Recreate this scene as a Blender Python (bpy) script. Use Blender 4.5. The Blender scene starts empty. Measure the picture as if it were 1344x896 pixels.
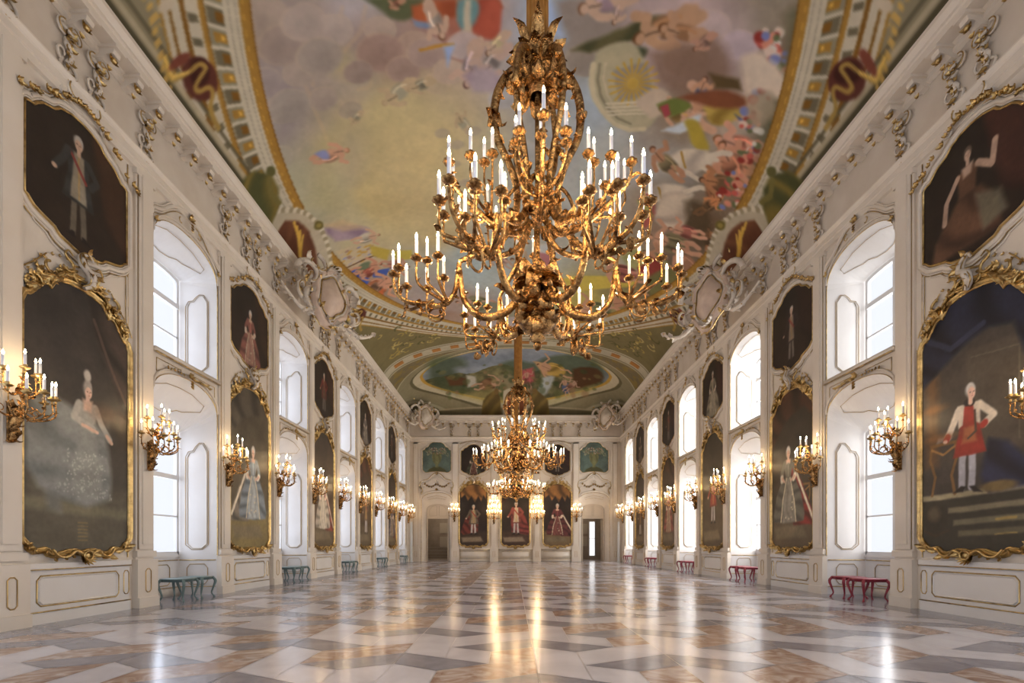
import bpy, math, random
import numpy as np
from mathutils import Matrix, Vector
random.seed(7)
PI = math.pi
C = bpy.context.scene.collection

# ---------------------------------------------------------------- camera, sky, daylight, exposure
F_PX, VPX, VPY = 635.0, 672.0, 714.0
CAMX, CAMZ = -0.25, 1.25
cam = bpy.data.cameras.new('camera'); cam_o = bpy.data.objects.new('camera', cam); C.objects.link(cam_o)
cam.sensor_width = 36.0; cam.lens = F_PX / 1344 * 36.0
cam.shift_y = (VPY - 448) / 1344; cam.clip_start = 0.05; cam.clip_end = 300
cam_o.location = (CAMX, 0, CAMZ); cam_o.rotation_euler = (PI / 2, 0, 0)
sc = bpy.context.scene
sc.camera = cam_o
sc.view_settings.view_transform = 'Standard'; sc.view_settings.look = 'None'
sc.view_settings.gamma = 1; sc.view_settings.use_curve_mapping = False
sc.view_settings.exposure = 0.22
sc.cycles.use_denoising = True
sc.cycles.max_bounces = 7; sc.cycles.diffuse_bounces = 4; sc.cycles.glossy_bounces = 3
sc.cycles.transparent_max_bounces = 12
sc.cycles.sample_clamp_indirect = 4.0; sc.cycles.sample_clamp_direct = 0
sc.cycles.caustics_reflective = False; sc.cycles.caustics_refractive = False
wd = bpy.data.worlds.new('sky'); sc.world = wd; wd.use_nodes = True
wd.node_tree.nodes['Background'].inputs[0].default_value = (0.90, 0.92, 1.0, 1)
wd.node_tree.nodes['Background'].inputs[1].default_value = 0.95
DAY_LEFT = (0.79, 0.86, 1.0); DAY_RIGHT = (1.0, 0.975, 0.94)
L_LEFT, L_RIGHT, L_RIGHT_FAR = 3.3, 3.8, 12.0
CANDLE_W, SCONCE_W = 34.0, 7.5

# room measures
HW, YN, YF = 7.65, -2.1, 35.0
PK = [8.28 + 5.35 * k for k in range(-1, 5)]
WK = [11.04 + 5.35 * k for k in range(-2, 5)]
def day(name, loc, sx, sz, rotz, rad, col):
    l = bpy.data.lights.new(name, 'AREA'); l.shape = 'RECTANGLE'; l.size = sx; l.size_y = sz
    l.energy = rad * PI * sx * sz; l.color = col
    o = bpy.data.objects.new(name, l); C.objects.link(o); o.location = loc
    o.rotation_euler = (PI / 2, 0, rotz)
    return o
for i, w in enumerate(WK):
    for (z, h) in ((2.5, 3.1), (6.6, 2.6)):
        day('daylight', (-HW - 1.25, w, z), 1.8, h, -PI / 2, L_LEFT, DAY_LEFT)
        day('daylight', (HW + 1.25, w, z), 1.8, h, PI / 2, L_RIGHT if w < 12 else L_RIGHT_FAR, DAY_RIGHT)

# ---------------------------------------------------------------- helpers
def lin(c):
    c = np.asarray(c, float) / 255.0
    return np.where(c <= 0.04045, c / 12.92, ((c + 0.055) / 1.055) ** 2.4)
def tag(o, label=None, cat=None, group=None, kind=None):
    if label: o['label'] = label
    if cat: o['category'] = cat
    if group: o['group'] = group
    if kind: o['kind'] = kind
    return o
def empty(name, loc, rz=0.0):
    o = bpy.data.objects.new(name, None); C.objects.link(o)
    o.location = loc; o.rotation_euler = (0, 0, rz); o.empty_display_size = .1
    return o
def copy_tree(o, parent=None):
    c = o.copy(); C.objects.link(c); c.parent = parent
    for ch in list(o.children): copy_tree(ch, c)
    return c
class MB:
    """collects shapes, links them as one mesh"""
    def __init__(s, mp=None):
        s.v = []; s.f = []; s.m = []; s.mp = mp; s.cur = 0
    def add(s, vs, fs):
        b = len(s.v)
        s.v.extend(tuple(p) for p in vs)
        for f in fs:
            s.f.append(tuple(i + b for i in f)); s.m.append(s.cur)
        return s
    def box(s, x0, x1, y0, y1, z0, z1):
        return s.add([(x0,y0,z0),(x1,y0,z0),(x1,y1,z0),(x0,y1,z0),(x0,y0,z1),(x1,y0,z1),(x1,y1,z1),(x0,y1,z1)],
              [(0,3,2,1),(4,5,6,7),(0,1,5,4),(1,2,6,5),(2,3,7,6),(3,0,4,7)])
    def quad(s, a, b, c, d): return s.add([a,b,c,d], [(0,1,2,3)])
    def grid(s, rows, close=False):
        n = len(rows[0]); vs = [p for r in rows for p in r]; fs = []
        for i in range(len(rows) - 1):
            for j in range(n if close else n - 1):
                k = (j + 1) % n
                fs.append((i*n+j, i*n+k, (i+1)*n+k, (i+1)*n+j))
        return s.add(vs, fs)
    def tube(s, pts, r, n=6, closed=False, flat=1.0, up=(0,0,1), caps=True):
        P = np.array(pts, float); m = len(P)
        R = np.full(m, r) if np.isscalar(r) else np.array(r, float)
        if closed:
            T = np.roll(P, -1, 0) - np.roll(P, 1, 0)
        else:
            T = np.gradient(P, axis=0)
        T /= np.maximum(np.linalg.norm(T, axis=1, keepdims=True), 1e-9)
        u = np.array(up, float)
        A = np.cross(T, u); ln = np.linalg.norm(A, axis=1)
        bad = ln < 0.15
        A[bad] = np.cross(T[bad], (1.0, 0.01, 0)); A /= np.maximum(np.linalg.norm(A, axis=1, keepdims=True), 1e-9)
        for i in range(1, m):
            if np.dot(A[i], A[i-1]) < 0: A[i] = -A[i]
        B = np.cross(T, A)
        th = np.arange(n) * 2 * PI / n
        rings = P[:, None, :] + R[:, None, None] * (np.cos(th)[None, :, None] * A[:, None, :] + flat * np.sin(th)[None, :, None] * B[:, None, :])
        rows = [list(map(tuple, r_)) for r_ in rings]
        if closed: rows.append(rows[0])
        s.grid(rows, True)
        if caps and not closed:
            b = len(s.v)
            s.add(rows[0], [tuple(range(n))]); s.add(rows[-1], [tuple(range(n))[::-1]])
        return s
    def lathe(s, prof, c=(0,0,0), n=12, scal=0.0, lobes=6):
        rows = []
        for (r, z) in prof:
            rows.append([(c[0] + r*(1+scal*math.cos(lobes*2*PI*j/n))*math.cos(2*PI*j/n), c[1] + r*(1+scal*math.cos(lobes*2*PI*j/n))*math.sin(2*PI*j/n), c[2]+z) for j in range(n)])
        return s.grid(rows, True)
    def ball(s, c, r, n=8, k=5, sq=(1,1,1)):
        rows = []
        for i in range(k + 1):
            a = -PI/2 + PI * i / k
            rows.append([(c[0]+sq[0]*r*math.cos(a)*math.cos(2*PI*j/n), c[1]+sq[1]*r*math.cos(a)*math.sin(2*PI*j/n), c[2]+sq[2]*r*math.sin(a)) for j in range(n)])
        return s.grid(rows, True)
    def leaf(s, p, d, u, L, w, curl=1.0, n=5):
        """an acanthus-like curled leaf from p along d, bending toward u"""
        p = np.array(p, float); d = np.array(d, float); d /= max(np.linalg.norm(d), 1e-9)
        u = np.array(u, float); u -= d * np.dot(u, d)
        if np.linalg.norm(u) < 1e-6: u = np.cross(d, (0.3, 0.8, 0.5))
        u /= np.linalg.norm(u)
        side = np.cross(d, u); rows = []; q = p.copy(); a = 0
        for i in range(n + 1):
            t = i / n
            wd_ = w * (math.sin(PI * min(1, .18 + .82 * t) ** .8) * .95 + .05) * (1 + .18 * (i % 2))
            nrm = u * math.cos(a) - d * math.sin(a)
            rows.append([tuple(q - side*wd_ + nrm*wd_*.35), tuple(q - side*wd_*.5 + nrm*wd_*.02), tuple(q - nrm*wd_*.18), tuple(q + side*wd_*.5+nrm*wd_*.02), tuple(q + side*wd_ + nrm*wd_*.35)])
            q = q + (d * math.cos(a) + u * math.sin(a)) * L / n
            a += curl * 1.1 * (0.3 + t * 1.2) / n * 2
        return s.grid(rows)
    def build(s, name, mats, parent=None, smooth=True, kind=None):
        me = bpy.data.meshes.new(name)
        v = s.v
        if s.mp: v = [s.mp(p) for p in v]
        me.from_pydata(v, [], s.f)
        if not isinstance(mats, (list, tuple)): mats = [mats]
        for m in mats: me.materials.append(m)
        if len(mats) > 1: me.polygons.foreach_set('material_index', s.m)
        if smooth: me.polygons.foreach_set('use_smooth', [True] * len(s.f))
        me.update()
        o = bpy.data.objects.new(name, me); C.objects.link(o); o.parent = parent
        if kind: o['kind'] = kind
        return o
def spline(pts, k=5):
    P = [np.array(p, float) for p in pts]; P = [2*P[0]-P[1]] + P + [2*P[-1]-P[-2]]; out = []
    for i in range(1, len(P) - 2):
        for j in range(k):
            t = j / k
            out.append(.5*((2*P[i]) + (-P[i-1]+P[i+1])*t + (2*P[i-1]-5*P[i]+4*P[i+1]-P[i+2])*t*t + (-P[i-1]+3*P[i]-3*P[i+1]+P[i+2])*t**3))
    out.append(P[-2]); return out
def taper(n, r0, r1, mid=None):
    t = np.linspace(0, 1, n)
    if mid is None: return r0 + (r1 - r0) * t
    return np.interp(t, [0, .5, 1], [r0, mid, r1])
def offset2(pts, d):
    """offset a closed 2D outline outwards by d (counter-clockwise outlines)"""
    P = np.array(pts, float); T = np.roll(P, -1, 0) - np.roll(P, 1, 0)
    T /= np.maximum(np.linalg.norm(T, axis=1, keepdims=True), 1e-9)
    return P + d * np.c_[T[:, 1], -T[:, 0]]
def sweep_outline(mb, pts, prof):
    """closed outline (x,z) with a profile of (outward, towards-viewer) points; y points into the wall"""
    rows = []
    for (o_, h) in prof:
        Q = offset2(pts, o_); rows.append([(q[0], -h, q[1]) for q in Q])
    mb.grid(rows, True)

# ---------------------------------------------------------------- materials
def mat(name, col, rough=.5, metal=0.0, noise=None, bump=None, spec=.5, coat=0, emis=None, vcol=None):
    m = bpy.data.materials.new(name); m.use_nodes = True; nt = m.node_tree; b = nt.nodes['Principled BSDF']
    b.inputs['Base Color'].default_value = (*col, 1); b.inputs['Roughness'].default_value = rough
    b.inputs['Metallic'].default_value = metal; b.inputs['Specular IOR Level'].default_value = spec
    if coat: b.inputs['Coat Weight'].default_value = coat; b.inputs['Coat Roughness'].default_value = .12
    tc = nt.nodes.new('ShaderNodeTexCoord')
    if noise:
        sc_, c2, lo, hi = noise[:4]
        nz = nt.nodes.new('ShaderNodeTexNoise'); nz.inputs['Scale'].default_value = sc_; nz.inputs['Detail'].default_value = 6
        nt.links.new(tc.outputs['Object'], nz.inputs['Vector'])
        if len(noise) > 4: nz.inputs['Distortion'].default_value = noise[4]
        r = nt.nodes.new('ShaderNodeValToRGB'); r.color_ramp.elements[0].position = lo; r.color_ramp.elements[1].position = hi
        r.color_ramp.elements[0].color = (*col, 1); r.color_ramp.elements[1].color = (*c2, 1)
        nt.links.new(nz.outputs['Fac'], r.inputs['Fac']); nt.links.new(r.outputs['Color'], b.inputs['Base Color'])
    if vcol:
        a = nt.nodes.new('ShaderNodeAttribute'); a.attribute_name = vcol
        nt.links.new(a.outputs['Color'], b.inputs['Base Color'])
    if bump:
        n2 = nt.nodes.new('ShaderNodeTexNoise'); n2.inputs['Scale'].default_value = bump[0]; n2.inputs['Detail'].default_value = 4
        nt.links.new(tc.outputs['Object'], n2.inputs['Vector'])
        bp = nt.nodes.new('ShaderNodeBump'); bp.inputs['Strength'].default_value = bump[1]; bp.inputs['Distance'].default_value = bump[2]
        nt.links.new(n2.outputs['Fac'], bp.inputs['Height']); nt.links.new(bp.outputs['Normal'], b.inputs['Normal'])
    if emis:
        b.inputs['Emission Color'].default_value = (*emis[0], 1); b.inputs['Emission Strength'].default_value = emis[1]
        m.cycles.emission_sampling = 'NONE'
    return m
PLASTER = mat('white_plaster', (.74, .67, .58), .36, noise=(1.3, (.66, .58, .48), .35, .8), bump=(6, .15, .01))
FRIEZE = mat('frieze_plaster', (.66, .59, .50), .55, noise=(1.6, (.57, .49, .40), .3, .75), bump=(9, .2, .01))
STUCCO = mat('stucco', (.70, .63, .54), .5, noise=(5, (.55, .46, .36), .4, .8))
REVEAL = mat('reveal_plaster', (.77, .75, .73), .4, noise=(1.2, (.70, .67, .64), .35, .8))
DADO = mat('dado_paint', (.76, .73, .69), .22, noise=(1.0, (.70, .66, .61), .35, .8), bump=(4, .12, .012))
GOLD = mat('gilding', (.68, .49, .21), .28, 1.0, noise=(7, (.24, .15, .06), .4, .75), bump=(28, .5, .02))
GOLDL = mat('gilt_line', (.55, .38, .15), .38, .75, noise=(3, (.40, .25, .10), .35, .7))
BRONZE = mat('bronze_gilding', (.60, .36, .14), .25, 1.0, noise=(11, (.13, .06, .02), .40, .64), bump=(34, .7, .03))
ROD = mat('rod_velvet', (.42, .19, .035), .5, noise=(9, (.30, .12, .02), .4, .7))
WAX = mat('candle_wax', (.86, .86, .92), .4)
FLAME = mat('flame', (1, .8, .5), .5, emis=((1.0, .74, .42), 45.0))
PANE = bpy.data.materials.new('window_glass'); PANE.use_nodes = True
_n = PANE.node_tree; _n.nodes.clear()
_o = _n.nodes.new('ShaderNodeOutputMaterial'); _t = _n.nodes.new('ShaderNodeBsdfTransparent'); _g = _n.nodes.new('ShaderNodeBsdfGlossy'); _m = _n.nodes.new('ShaderNodeMixShader')
_t.inputs[0].default_value = (.95, .97, 1, 1); _g.inputs['Roughness'].default_value = .02; _m.inputs[0].default_value = .06
_n.links.new(_t.outputs[0], _m.inputs[1]); _n.links.new(_g.outputs[0], _m.inputs[2]); _n.links.new(_m.outputs[0], _o.inputs[0])
WINP = mat('window_paint', (.74, .74, .74), .4)
CANVAS = mat('oil_canvas', (.1, .1, .1), .46, vcol='Col', spec=.35, bump=(3, .12, .01))
FRESCO = mat('fresco', (.5, .5, .5), .9, vcol='Col', spec=.15)
TEAL = mat('teal_paint', (.12, .18, .175), .35, noise=(6, (.17, .235, .225), .4, .7))
RED = mat('crimson_paint', (.30, .03, .05), .35, noise=(6, (.22, .02, .035), .4, .7))
DARKW = mat('dark_wood', (.09, .055, .035), .5, noise=(5, (.05, .03, .02), .3, .7))
GREYD = mat('grey_door_paint', (.42, .36, .28), .45)
M_WHITE = mat('white_marble', (.68, .66, .70), .18, noise=(1.7, (.56, .53, .57), .35, .72, 1.2), bump=(2.2, .05, .006))
M_GREY = mat('grey_marble', (.215, .21, .25), .17, noise=(2.2, (.31, .295, .335), .35, .7, 1.5), bump=(2.2, .05, .006))
M_BROWN = mat('brown_breccia', (.335, .21, .155), .17, noise=(2.6, (.62, .52, .46), .42, .68, 2.5), bump=(2.2, .05, .006))
M_GROUT = mat('grout', (.52, .49, .47), .5)
SHIELD = mat('stucco_shield', (.64, .50, .40), .5, noise=(4, (.52, .38, .29), .4, .8))
# ---------------------------------------------------------------- floor: interlocking trapezoid marble slabs
def floor():
    mats = [M_WHITE, M_GREY, M_BROWN, M_GROUT]; mb = MB()
    mb.cur = 3; mb.quad((-HW-1.2, YN, -.004), (HW+1.2, YN, -.004), (HW+1.2, YF+4.4, -.004), (-HW-1.2, YF+4.4, -.004))
    w, per, h = 1.49, 1.705, .52
    tiles = [(1, [(0,5.07),(0,5.58),(.667,5.07),(.333,4.78)]),
             (1, [(1,6.40),(1,5.88),(.667,5.63),(.333,5.88)]),
             (0, [(0,6.775),(0,5.58),(.333,5.325),(.333,6.485)]),
             (0, [(.333,5.325),(.667,5.07),(.667,5.63),(.333,5.88)]),
             (2, [(.667,5.63),(1,5.88),(1,5.24),(.667,5.07)]),
             (2, [(1,5.24),(1,4.695),(.333,4.175),(.333,4.78),(.667,5.07)])]
    X0, X1, Y0, Y1 = -6.95, 6.95, YN + .1, YF - .55
    def clip(poly, ax, val, keep_less):
        out = []
        for i in range(len(poly)):
            a, b = poly[i], poly[(i+1) % len(poly)]
            ina = (a[ax] <= val) == keep_less; inb = (b[ax] <= val) == keep_less
            if ina: out.append(a)
            if ina != inb:
                t = (val - a[ax]) / (b[ax] - a[ax]); out.append((a[0]+(b[0]-a[0])*t, a[1]+(b[1]-a[1])*t))
        return out
    for ci in range(-5, 5):
        x0 = ci * w; sh = (ci + 1) * (per / 2 - .03)
        for k in range(-9, 22):
            for (m, poly) in tiles:
                P = [(x0 + u * w, v + k * per + (sh % per)) for u, v in poly]
                for ax, val, less in ((0, X0, False), (0, X1, True), (1, Y0, False), (1, Y1, True)):
                    if len(P) > 2: P = clip(P, ax, val, less)
                if len(P) < 3: continue
                cx = sum(p[0] for p in P)/len(P); cy = sum(p[1] for p in P)/len(P)
                Q = []
                for p in P:
                    dx, dy = p[0]-cx, p[1]-cy; L = math.hypot(dx, dy); s_ = max(0, 1 - .006 / max(L, .01)); Q.append((cx+dx*s_, cy+dy*s_, 0.0))
                mb.cur = m
                if random.random() < .25: mb.cur = 0 if m == 2 else m
                mb.add(Q, [tuple(range(len(Q)))])
    # plain grey border along the walls
    mb.cur = 1
    for (a, b, c, d) in ((-HW-1.1, YN, X0-.012, YF+.0), (X1+.012, YN, HW+1.1, YF), (X0-.012, Y1+.012, X1+.012, YF)):
        n = max(1, int((d - b) / 2.2)) if c - a < 3 else 1; st = (d - b) / n
        for i in range(n):
            mb.add([(a, b+i*st+.004, 0), (c, b+i*st+.004, 0), (c, b+(i+1)*st-.004, 0), (a, b+(i+1)*st-.004, 0)], [(0,1,2,3)])
    mb.cur = 0
    mb.quad((-HW-1, YF+.01, 0), (HW+1, YF+.01, 0), (HW+1, YF+4.3, 0), (-HW-1, YF+4.3, 0))
    tag(mb.build('floor', mats, smooth=False), kind='structure')
floor()

# ---------------------------------------------------------------- side walls
NW, NB, ND = 1.09, .95, .86         # half width of the niche in front, at the back, its depth
def arch(s, hw, spring, rise, e=2.25): return spring + rise * max(0.0, 1 - abs(s / hw) ** e) ** (1 / e)
LOW_F, LOW_B = (4.40, .60), (3.98, .12)
UP_F, UP_B = (7.62, .66), (7.74, .10)
UPSILL = 5.30
NSEG = 20
def svals(hw): return [hw * math.sin(-PI/2 + PI * i / NSEG) for i in range(NSEG + 1)]
def rail(mb, pts, r, flat=.6, closed=False): mb.tube(pts, r, 5, closed, flat=flat)

def lump(mb, s, z, r, d=0.0, n=5, curl=.9, rnd=random, seed_up=0):
    """a small rocaille cluster against the wall at (s,z)"""
    for i in range(n):
        a = 2 * PI * i / n + rnd.uniform(-.3, .3) + seed_up
        mb.leaf((s, d, z), (math.cos(a), .35, math.sin(a)), (0, 1, 0), r * rnd.uniform(.8, 1.25), r * .38, curl, 4)
    mb.ball((s, d + r * .25, z), r * .2, 6, 4)
def cscroll(mb, s, z, r, a0, turn, th, d=.03, n=14):
    """C-scroll: a spiral tube in the wall plane"""
    P = []
    for i in range(n):
        t = i / (n - 1); a = a0 + turn * t; q = r * (1 - .72 * t)
        P.append((s + q * math.cos(a) , d + .02 * math.sin(PI * t), z + q * math.sin(a)))
    mb.tube(P, taper(n, th, th * .6), 5)
def build_wall(name, side, gilt_seed):
    mp = (lambda p: (-HW + p[1], p[0], p[2])) if side < 0 else (lambda p: (HW - p[1], p[0], p[2]))
    rnd = random.Random(gilt_seed)
    wall = MB(mp); rev = MB(mp)
    ZT = 10.2
    # painting bays and pilaster fields at d = 0
    edges = [YN] + [e for w in WK for e in (w - NW, w + NW)] + [YF]
    for i in range(0, len(edges), 2):
        a, b = edges[i], edges[i + 1]
        if b > a: wall.quad((a, 0, 0), (b, 0, 0), (b, 0, ZT), (a, 0, ZT))
    for w in WK:
        S = svals(NW); SB = svals(NB)
        for i in range(NSEG):
            a, b = S[i], S[i + 1]
            fa, fb = arch(a, NW, *LOW_F), arch(b, NW, *LOW_F); ua, ub = arch(a, NW, *UP_F), arch(b, NW, *UP_F)
            wall.quad((w+a, 0, fa), (w+b, 0, fb), (w+b, 0, UPSILL), (w+a, 0, UPSILL))
            wall.quad((w+a, 0, ua), (w+b, 0, ub), (w+b, 0, ZT), (w+a, 0, ZT))
        for (bot, F, B, bb) in ((0, LOW_F, LOW_B, 0), (UPSILL, UP_F, UP_B, UPSILL)):
            # splayed reveals
            for sg in (-1, 1):
                rev.quad((w+sg*NW, 0, bot), (w+sg*NB, -ND, bot), (w+sg*NB, -ND, B[0]), (w+sg*NW, 0, F[0]))
            rows = []
            for t in np.linspace(0, 1, 5):
                tt = t ** 1.0
                rows.append([(w + S[i]*(1-t)+SB[i]*t, -ND*t, arch(S[i], NW, *F)*(1-tt) + arch(SB[i], NB, *B)*tt) for i in range(NSEG+1)])
            rev.grid(rows)
            rev.quad((w-NW, 0, bot), (w+NW, 0, bot), (w+NB, -ND, bot), (w-NB, -ND, bot)) if bot else None
            # back wall around the window
            if not bot: rev.quad((w-NB, -ND, 0), (w+NB, -ND, 0), (w+NB, -ND, .98), (w-NB, -ND, .98))
            rev.box(w-NB, w+NB, -ND-.02, -ND+.03, .93 if not bot else bot, (.98 if not bot else bot + .05))
    wo = wall.build(name, PLASTER, smooth=False, kind='structure')
    ro = rev.build('window_reveal', REVEAL, wo, smooth=False)
    # pilasters
    for i, w in enumerate(WK):
        for sg in (-1, 1):
            a, b = (w + NW + .03, w + NW + .50) if sg > 0 else (w - NW - .50, w - NW - .03)
            if b > YF: continue
            p = MB(mp); c = (a + b) / 2
            p.box(a, b, 0, .05, .95, 8.61); p.box(a+.055, b-.055, .05, .085, 1.15, 8.50)
            p.box(a+.115, b-.115, .085, .11, 1.25, 8.55)
            p.box(a-.02, b+.02, 0, .10, 1.0, 1.12); p.box(a-.02, b+.02, 0, .09, 8.50, 8.60)
            p.box(a-.035, b+.035, 0, .12, 0, .95)
            p.box(a-.035, b+.035, .12, .15, 0, .20)
            po = p.build('pilaster', DADO if False else PLASTER, wo, smooth=False)
            g = MB(mp)
            for s_ in (a+.052, b-.052): g.box(s_-.006, s_+.006, .05, .062, 1.15, 8.6)
            o8 = [(c-.07,.34),(c-.03,.30),(c+.03,.30),(c+.07,.34),(c+.07,.72),(c+.03,.76),(c-.03,.76),(c-.07,.72)]
            g.tube([(q[0], .125, q[1]) for q in o8], .011, 4, True)
            g.build('gilt_edging', GOLDL, po)
    # niche mouldings, hoods, panels
    for i, w in enumerate(WK):
        if i < 1: continue
        g = MB(mp); m = MB(mp); ln = MB(mp)
        for (F, bot) in ((LOW_F, .98), (UP_F, UPSILL)):
            S = svals(NW)
            path = [(w-NW, .012, bot)] + [(w+s_, .012, arch(s_, NW, *F)) for s_ in S] + [(w+NW, .012, bot)]
            rail(g, path, .013)
            path2 = [(w+s_*1.0, .02, arch(s_, NW, *F) + .10) for s_ in S]
            rail(m, path2, .035)
        # sill ledge of the upper niche
        m.box(w-NW-.02, w+NW+.02, 0, .09, UPSILL-.06, UPSILL+.03); g.box(w-NW, w+NW, .06, .095, UPSILL-.075, UPSILL-.055)
        # hood over the upper niche: waved bands rising into the architrave
        hood = [(-1.14, 8.02), (-1.10, 8.18), (-.86, 8.30), (-.62, 8.52), (-.34, 8.70), (0, 8.76), (.34, 8.70), (.62, 8.52), (.86, 8.30), (1.10, 8.18), (1.14, 8.02)]
        for dz, r, mm in ((0, .045, m), (-.07, .018, m), (.07, .022, m), (-.115, .009, g)):
            rail(mm, [(w + p[0], .03, p[1] + dz) for p in spline([(a, 0, b) for a, b in hood], 4) for p in [(p[0], p[2])]], r, .9)
        # spandrel panel outlines below the upper sill
        for sg in (-1, 1):
            pp = [(w+sg*.22, .01, 5.14), (w+sg*.98, .01, 5.14), (w+sg*.98, .01, 4.86), (w+sg*.72, .01, 5.00), (w+sg*.3, .01, 5.09)]
            g.tube(pp, .009, 4, True)
        # gilt rocaille: keystone tops, swags on the lower arch
        for (zz, rr) in ((8.66, .13), (5.08, .13)):
            lump(g, w, zz, rr, .05, 6, .9, rnd)
            for j in range(3): g.leaf((w, .08, zz - .1 - j*.06), (0, .3, -1), (0, 1, 0), .13, .05, 1.1, 4)
        for sg in (-1, 1):
            lump(g, w + sg * 1.05, 7.98, .10, .04, 4, .9, rnd)
            for j in range(6):
                s_ = w + sg * (.16 + j * .10); zc = arch(s_ - w, NW, *LOW_F) + .05 + .012*j
                g.leaf((s_, .03, zc), (sg, .3, rnd.uniform(-.3, .5)), (0, 1, 0), .13, .035, .9, 4)
                g.ball((s_ + sg*.02, .05, zc), .022, 5, 3)
            cscroll(g, w + sg*.3, 8.42, .09, PI/2, sg*-4.5, .012, .05)
        # reveal panels (gold-lined) on both splays, soffit panels
        for sg in (-1, 1):
            def RV(t, z): return (w + sg*(NW*(1-t) + NB*t), -ND*t + .0, z)
            eps = -sg * .012
            def RP(t, z): p = RV(t, z); return (p[0] + eps, p[1], p[2])
            for (z0, z1, top) in ((1.12, 3.55, .22), (5.55, 7.28, .18)):
                o = [(.22,z0+.12),(.30,z0+.06),(.38,z0),(.66,z0),(.74,z0+.06),(.82,z0+.12),(.82,z1-.14),(.74,z1),(.62,z1+.02),(.56,z1+top*.55),(.46,z1+top),(.34,z1+top),(.22,z1+.02)]
                ln.tube([RP(*q) for q in o], .007, 4, True)
                o2 = [(.5+(q[0]-.5)*.86, (z0+z1)/2+(q[1]-(z0+z1)/2)*.975) for q in o]
                m.tube([RP(*q) for q in o2], .013, 4, True)
            o = [(.24,.34),(.32,.26),(.70,.26),(.78,.34),(.78,.66),(.70,.76),(.32,.76),(.24,.66)]
            ln.tube([RP(*q) for q in o], .008, 4, True)
            g.tube([RP(.02,.20), RP(.98,.20)], .010, 4); g.tube([RP(.02,.86), RP(.98,.86)], .012, 4)
            rev_r = MB(mp)
        for (F, B) in ((LOW_F, LOW_B), (UP_F, UP_B)):
            def SF(u, t):
                return (w + u*(NW*(1-t)+NB*t), -ND*t, (arch(u*NW, NW, *F)*(1-t) + arch(u*NB, NB, *B)*t) - .012)
            o = [(-.80,.2),(-.4,.2),(0,.2),(.4,.2),(.80,.2),(.86,.34),(.70,.5),(.55,.6),(.40,.62),(.25,.72),(0,.76),(-.25,.72),(-.40,.62),(-.55,.6),(-.70,.5),(-.86,.34)]
            ln.tube([SF(*q) for q in o], .007, 4, True)
        # dado of the recess
        g.tube([(w-.9, -ND+.01, .20), (w+.9, -ND+.01, .20)], .010, 4); g.tube([(w-.9, -ND+.02, .86), (w+.9, -ND+.02, .86)], .012, 4)
        m.box(w-NB, w+NB, -ND, -ND+.06, 0, .19)
        o = [(-.62,.32),(-.54,.26),(.54,.26),(.62,.32),(.62,.68),(.54,.76),(-.54,.76),(-.62,.68)]
        g.tube([(w+q[0], -ND+.012, q[1]) for q in o], .010, 4, True)
        m.build('niche_moulding', PLASTER, wo); g.build('niche_gilding', GOLD, wo); ln.build('gilt_panel_line', GOLDL, wo)
    # painting bays
    for i, p in enumerate(PK):
        a, b = p - 1.05 - .0, p + 1.05
        a, b = p - (2.675 - NW - .5 - .05), p + (2.675 - NW - .5 - .05)
        m = MB(mp); g = MB(mp)
        m.box(a, b, 0, .055, 0, .18); m.box(a, b, 0, .03, .18, .86)
        m.box(a, b, 0, .075, .86, .95)
        g.box(a, b, .05, .066, .18, .20); g.box(a, b, .07, .085, .845, .862)
        o = [(-.78,.34),(-.72,.28),(.72,.28),(.78,.34),(.78,.68),(.72,.75),(-.72,.75),(-.78,.68)]
        g.tube([(p+q[0], .035, q[1]) for q in o], .013, 4, True)
        m.tube([(p+q[0]*.96, .035, .515+(q[1]-.515)*.9) for q in o], .016, 4, True)
        for sg in (-1, 1):
            o8 = [(sg*.96+x, z) for x, z in ((-.06,.36),(-.03,.31),(.03,.31),(.06,.36),(.06,.70),(.03,.75),(-.03,.75),(-.06,.70))]
            g.tube([(p+q[0], .035, q[1]) for q in o8], .010, 4, True)
        m.build('dado_panel', DADO, wo, smooth=False); 
        m = MB(mp)
        # bay border
        g.tube([(a+.01, .01, 1.0), (a+.01, .01, 8.55)], .012, 4); g.tube([(b-.01, .01, 1.0), (b-.01, .01, 8.55)], .012, 4)
        # white moulded field around the upper picture, stepping over its shape
        TP, BP = up_top, up_bot
        out = closed_outline(.965, UPT, UPB)
        for off, r, mm in ((.10, .045, m), (.05, .014, m), (.16, .018, m), (.022, .010, g), (.185, .008, g)):
            q = offset2(out, off); q = [(max(-1.07, min(1.07, x)), z) for x, z in q]
            mm.tube([(p + x*mirror(side), .02, z) for x, z in q], r, 5, True)
        # field between the two pictures
        for sg in (-1, 1):
            pp = [(sg*.30,6.02),(sg*.52,6.10),(sg*.62,6.20),(sg*.80,6.26),(sg*.93,6.40),(sg*1.0,6.36),(sg*1.0,5.48),(sg*.92,5.44),(sg*.84,5.50)]
            m.tube([(p+x, .012, z) for x, z in pp], .018, 4); g.tube([(p+x*.97, .012, z) for x, z in pp[:7]], .007, 4)
        # gilt garland over the upper picture
        top = [(x, 8.20 + .0, z) for x, z in UPT]
        xs = np.linspace(-1.12, 1.12, 26)
        for x in xs:
            zc = float(np.interp(abs(x), [q[0] for q in UPT], [q[1] for q in UPT])) + .24 - .05*abs(x)
            if abs(x) > 1: zc -= .25*(abs(x)-1)*2
            if rnd.random() < .85:
                r_ = rnd.uniform(.065, .11); lump(g, p + x, zc + rnd.uniform(-.02, .02), r_, .10, 5, 1.0, rnd)
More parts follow.
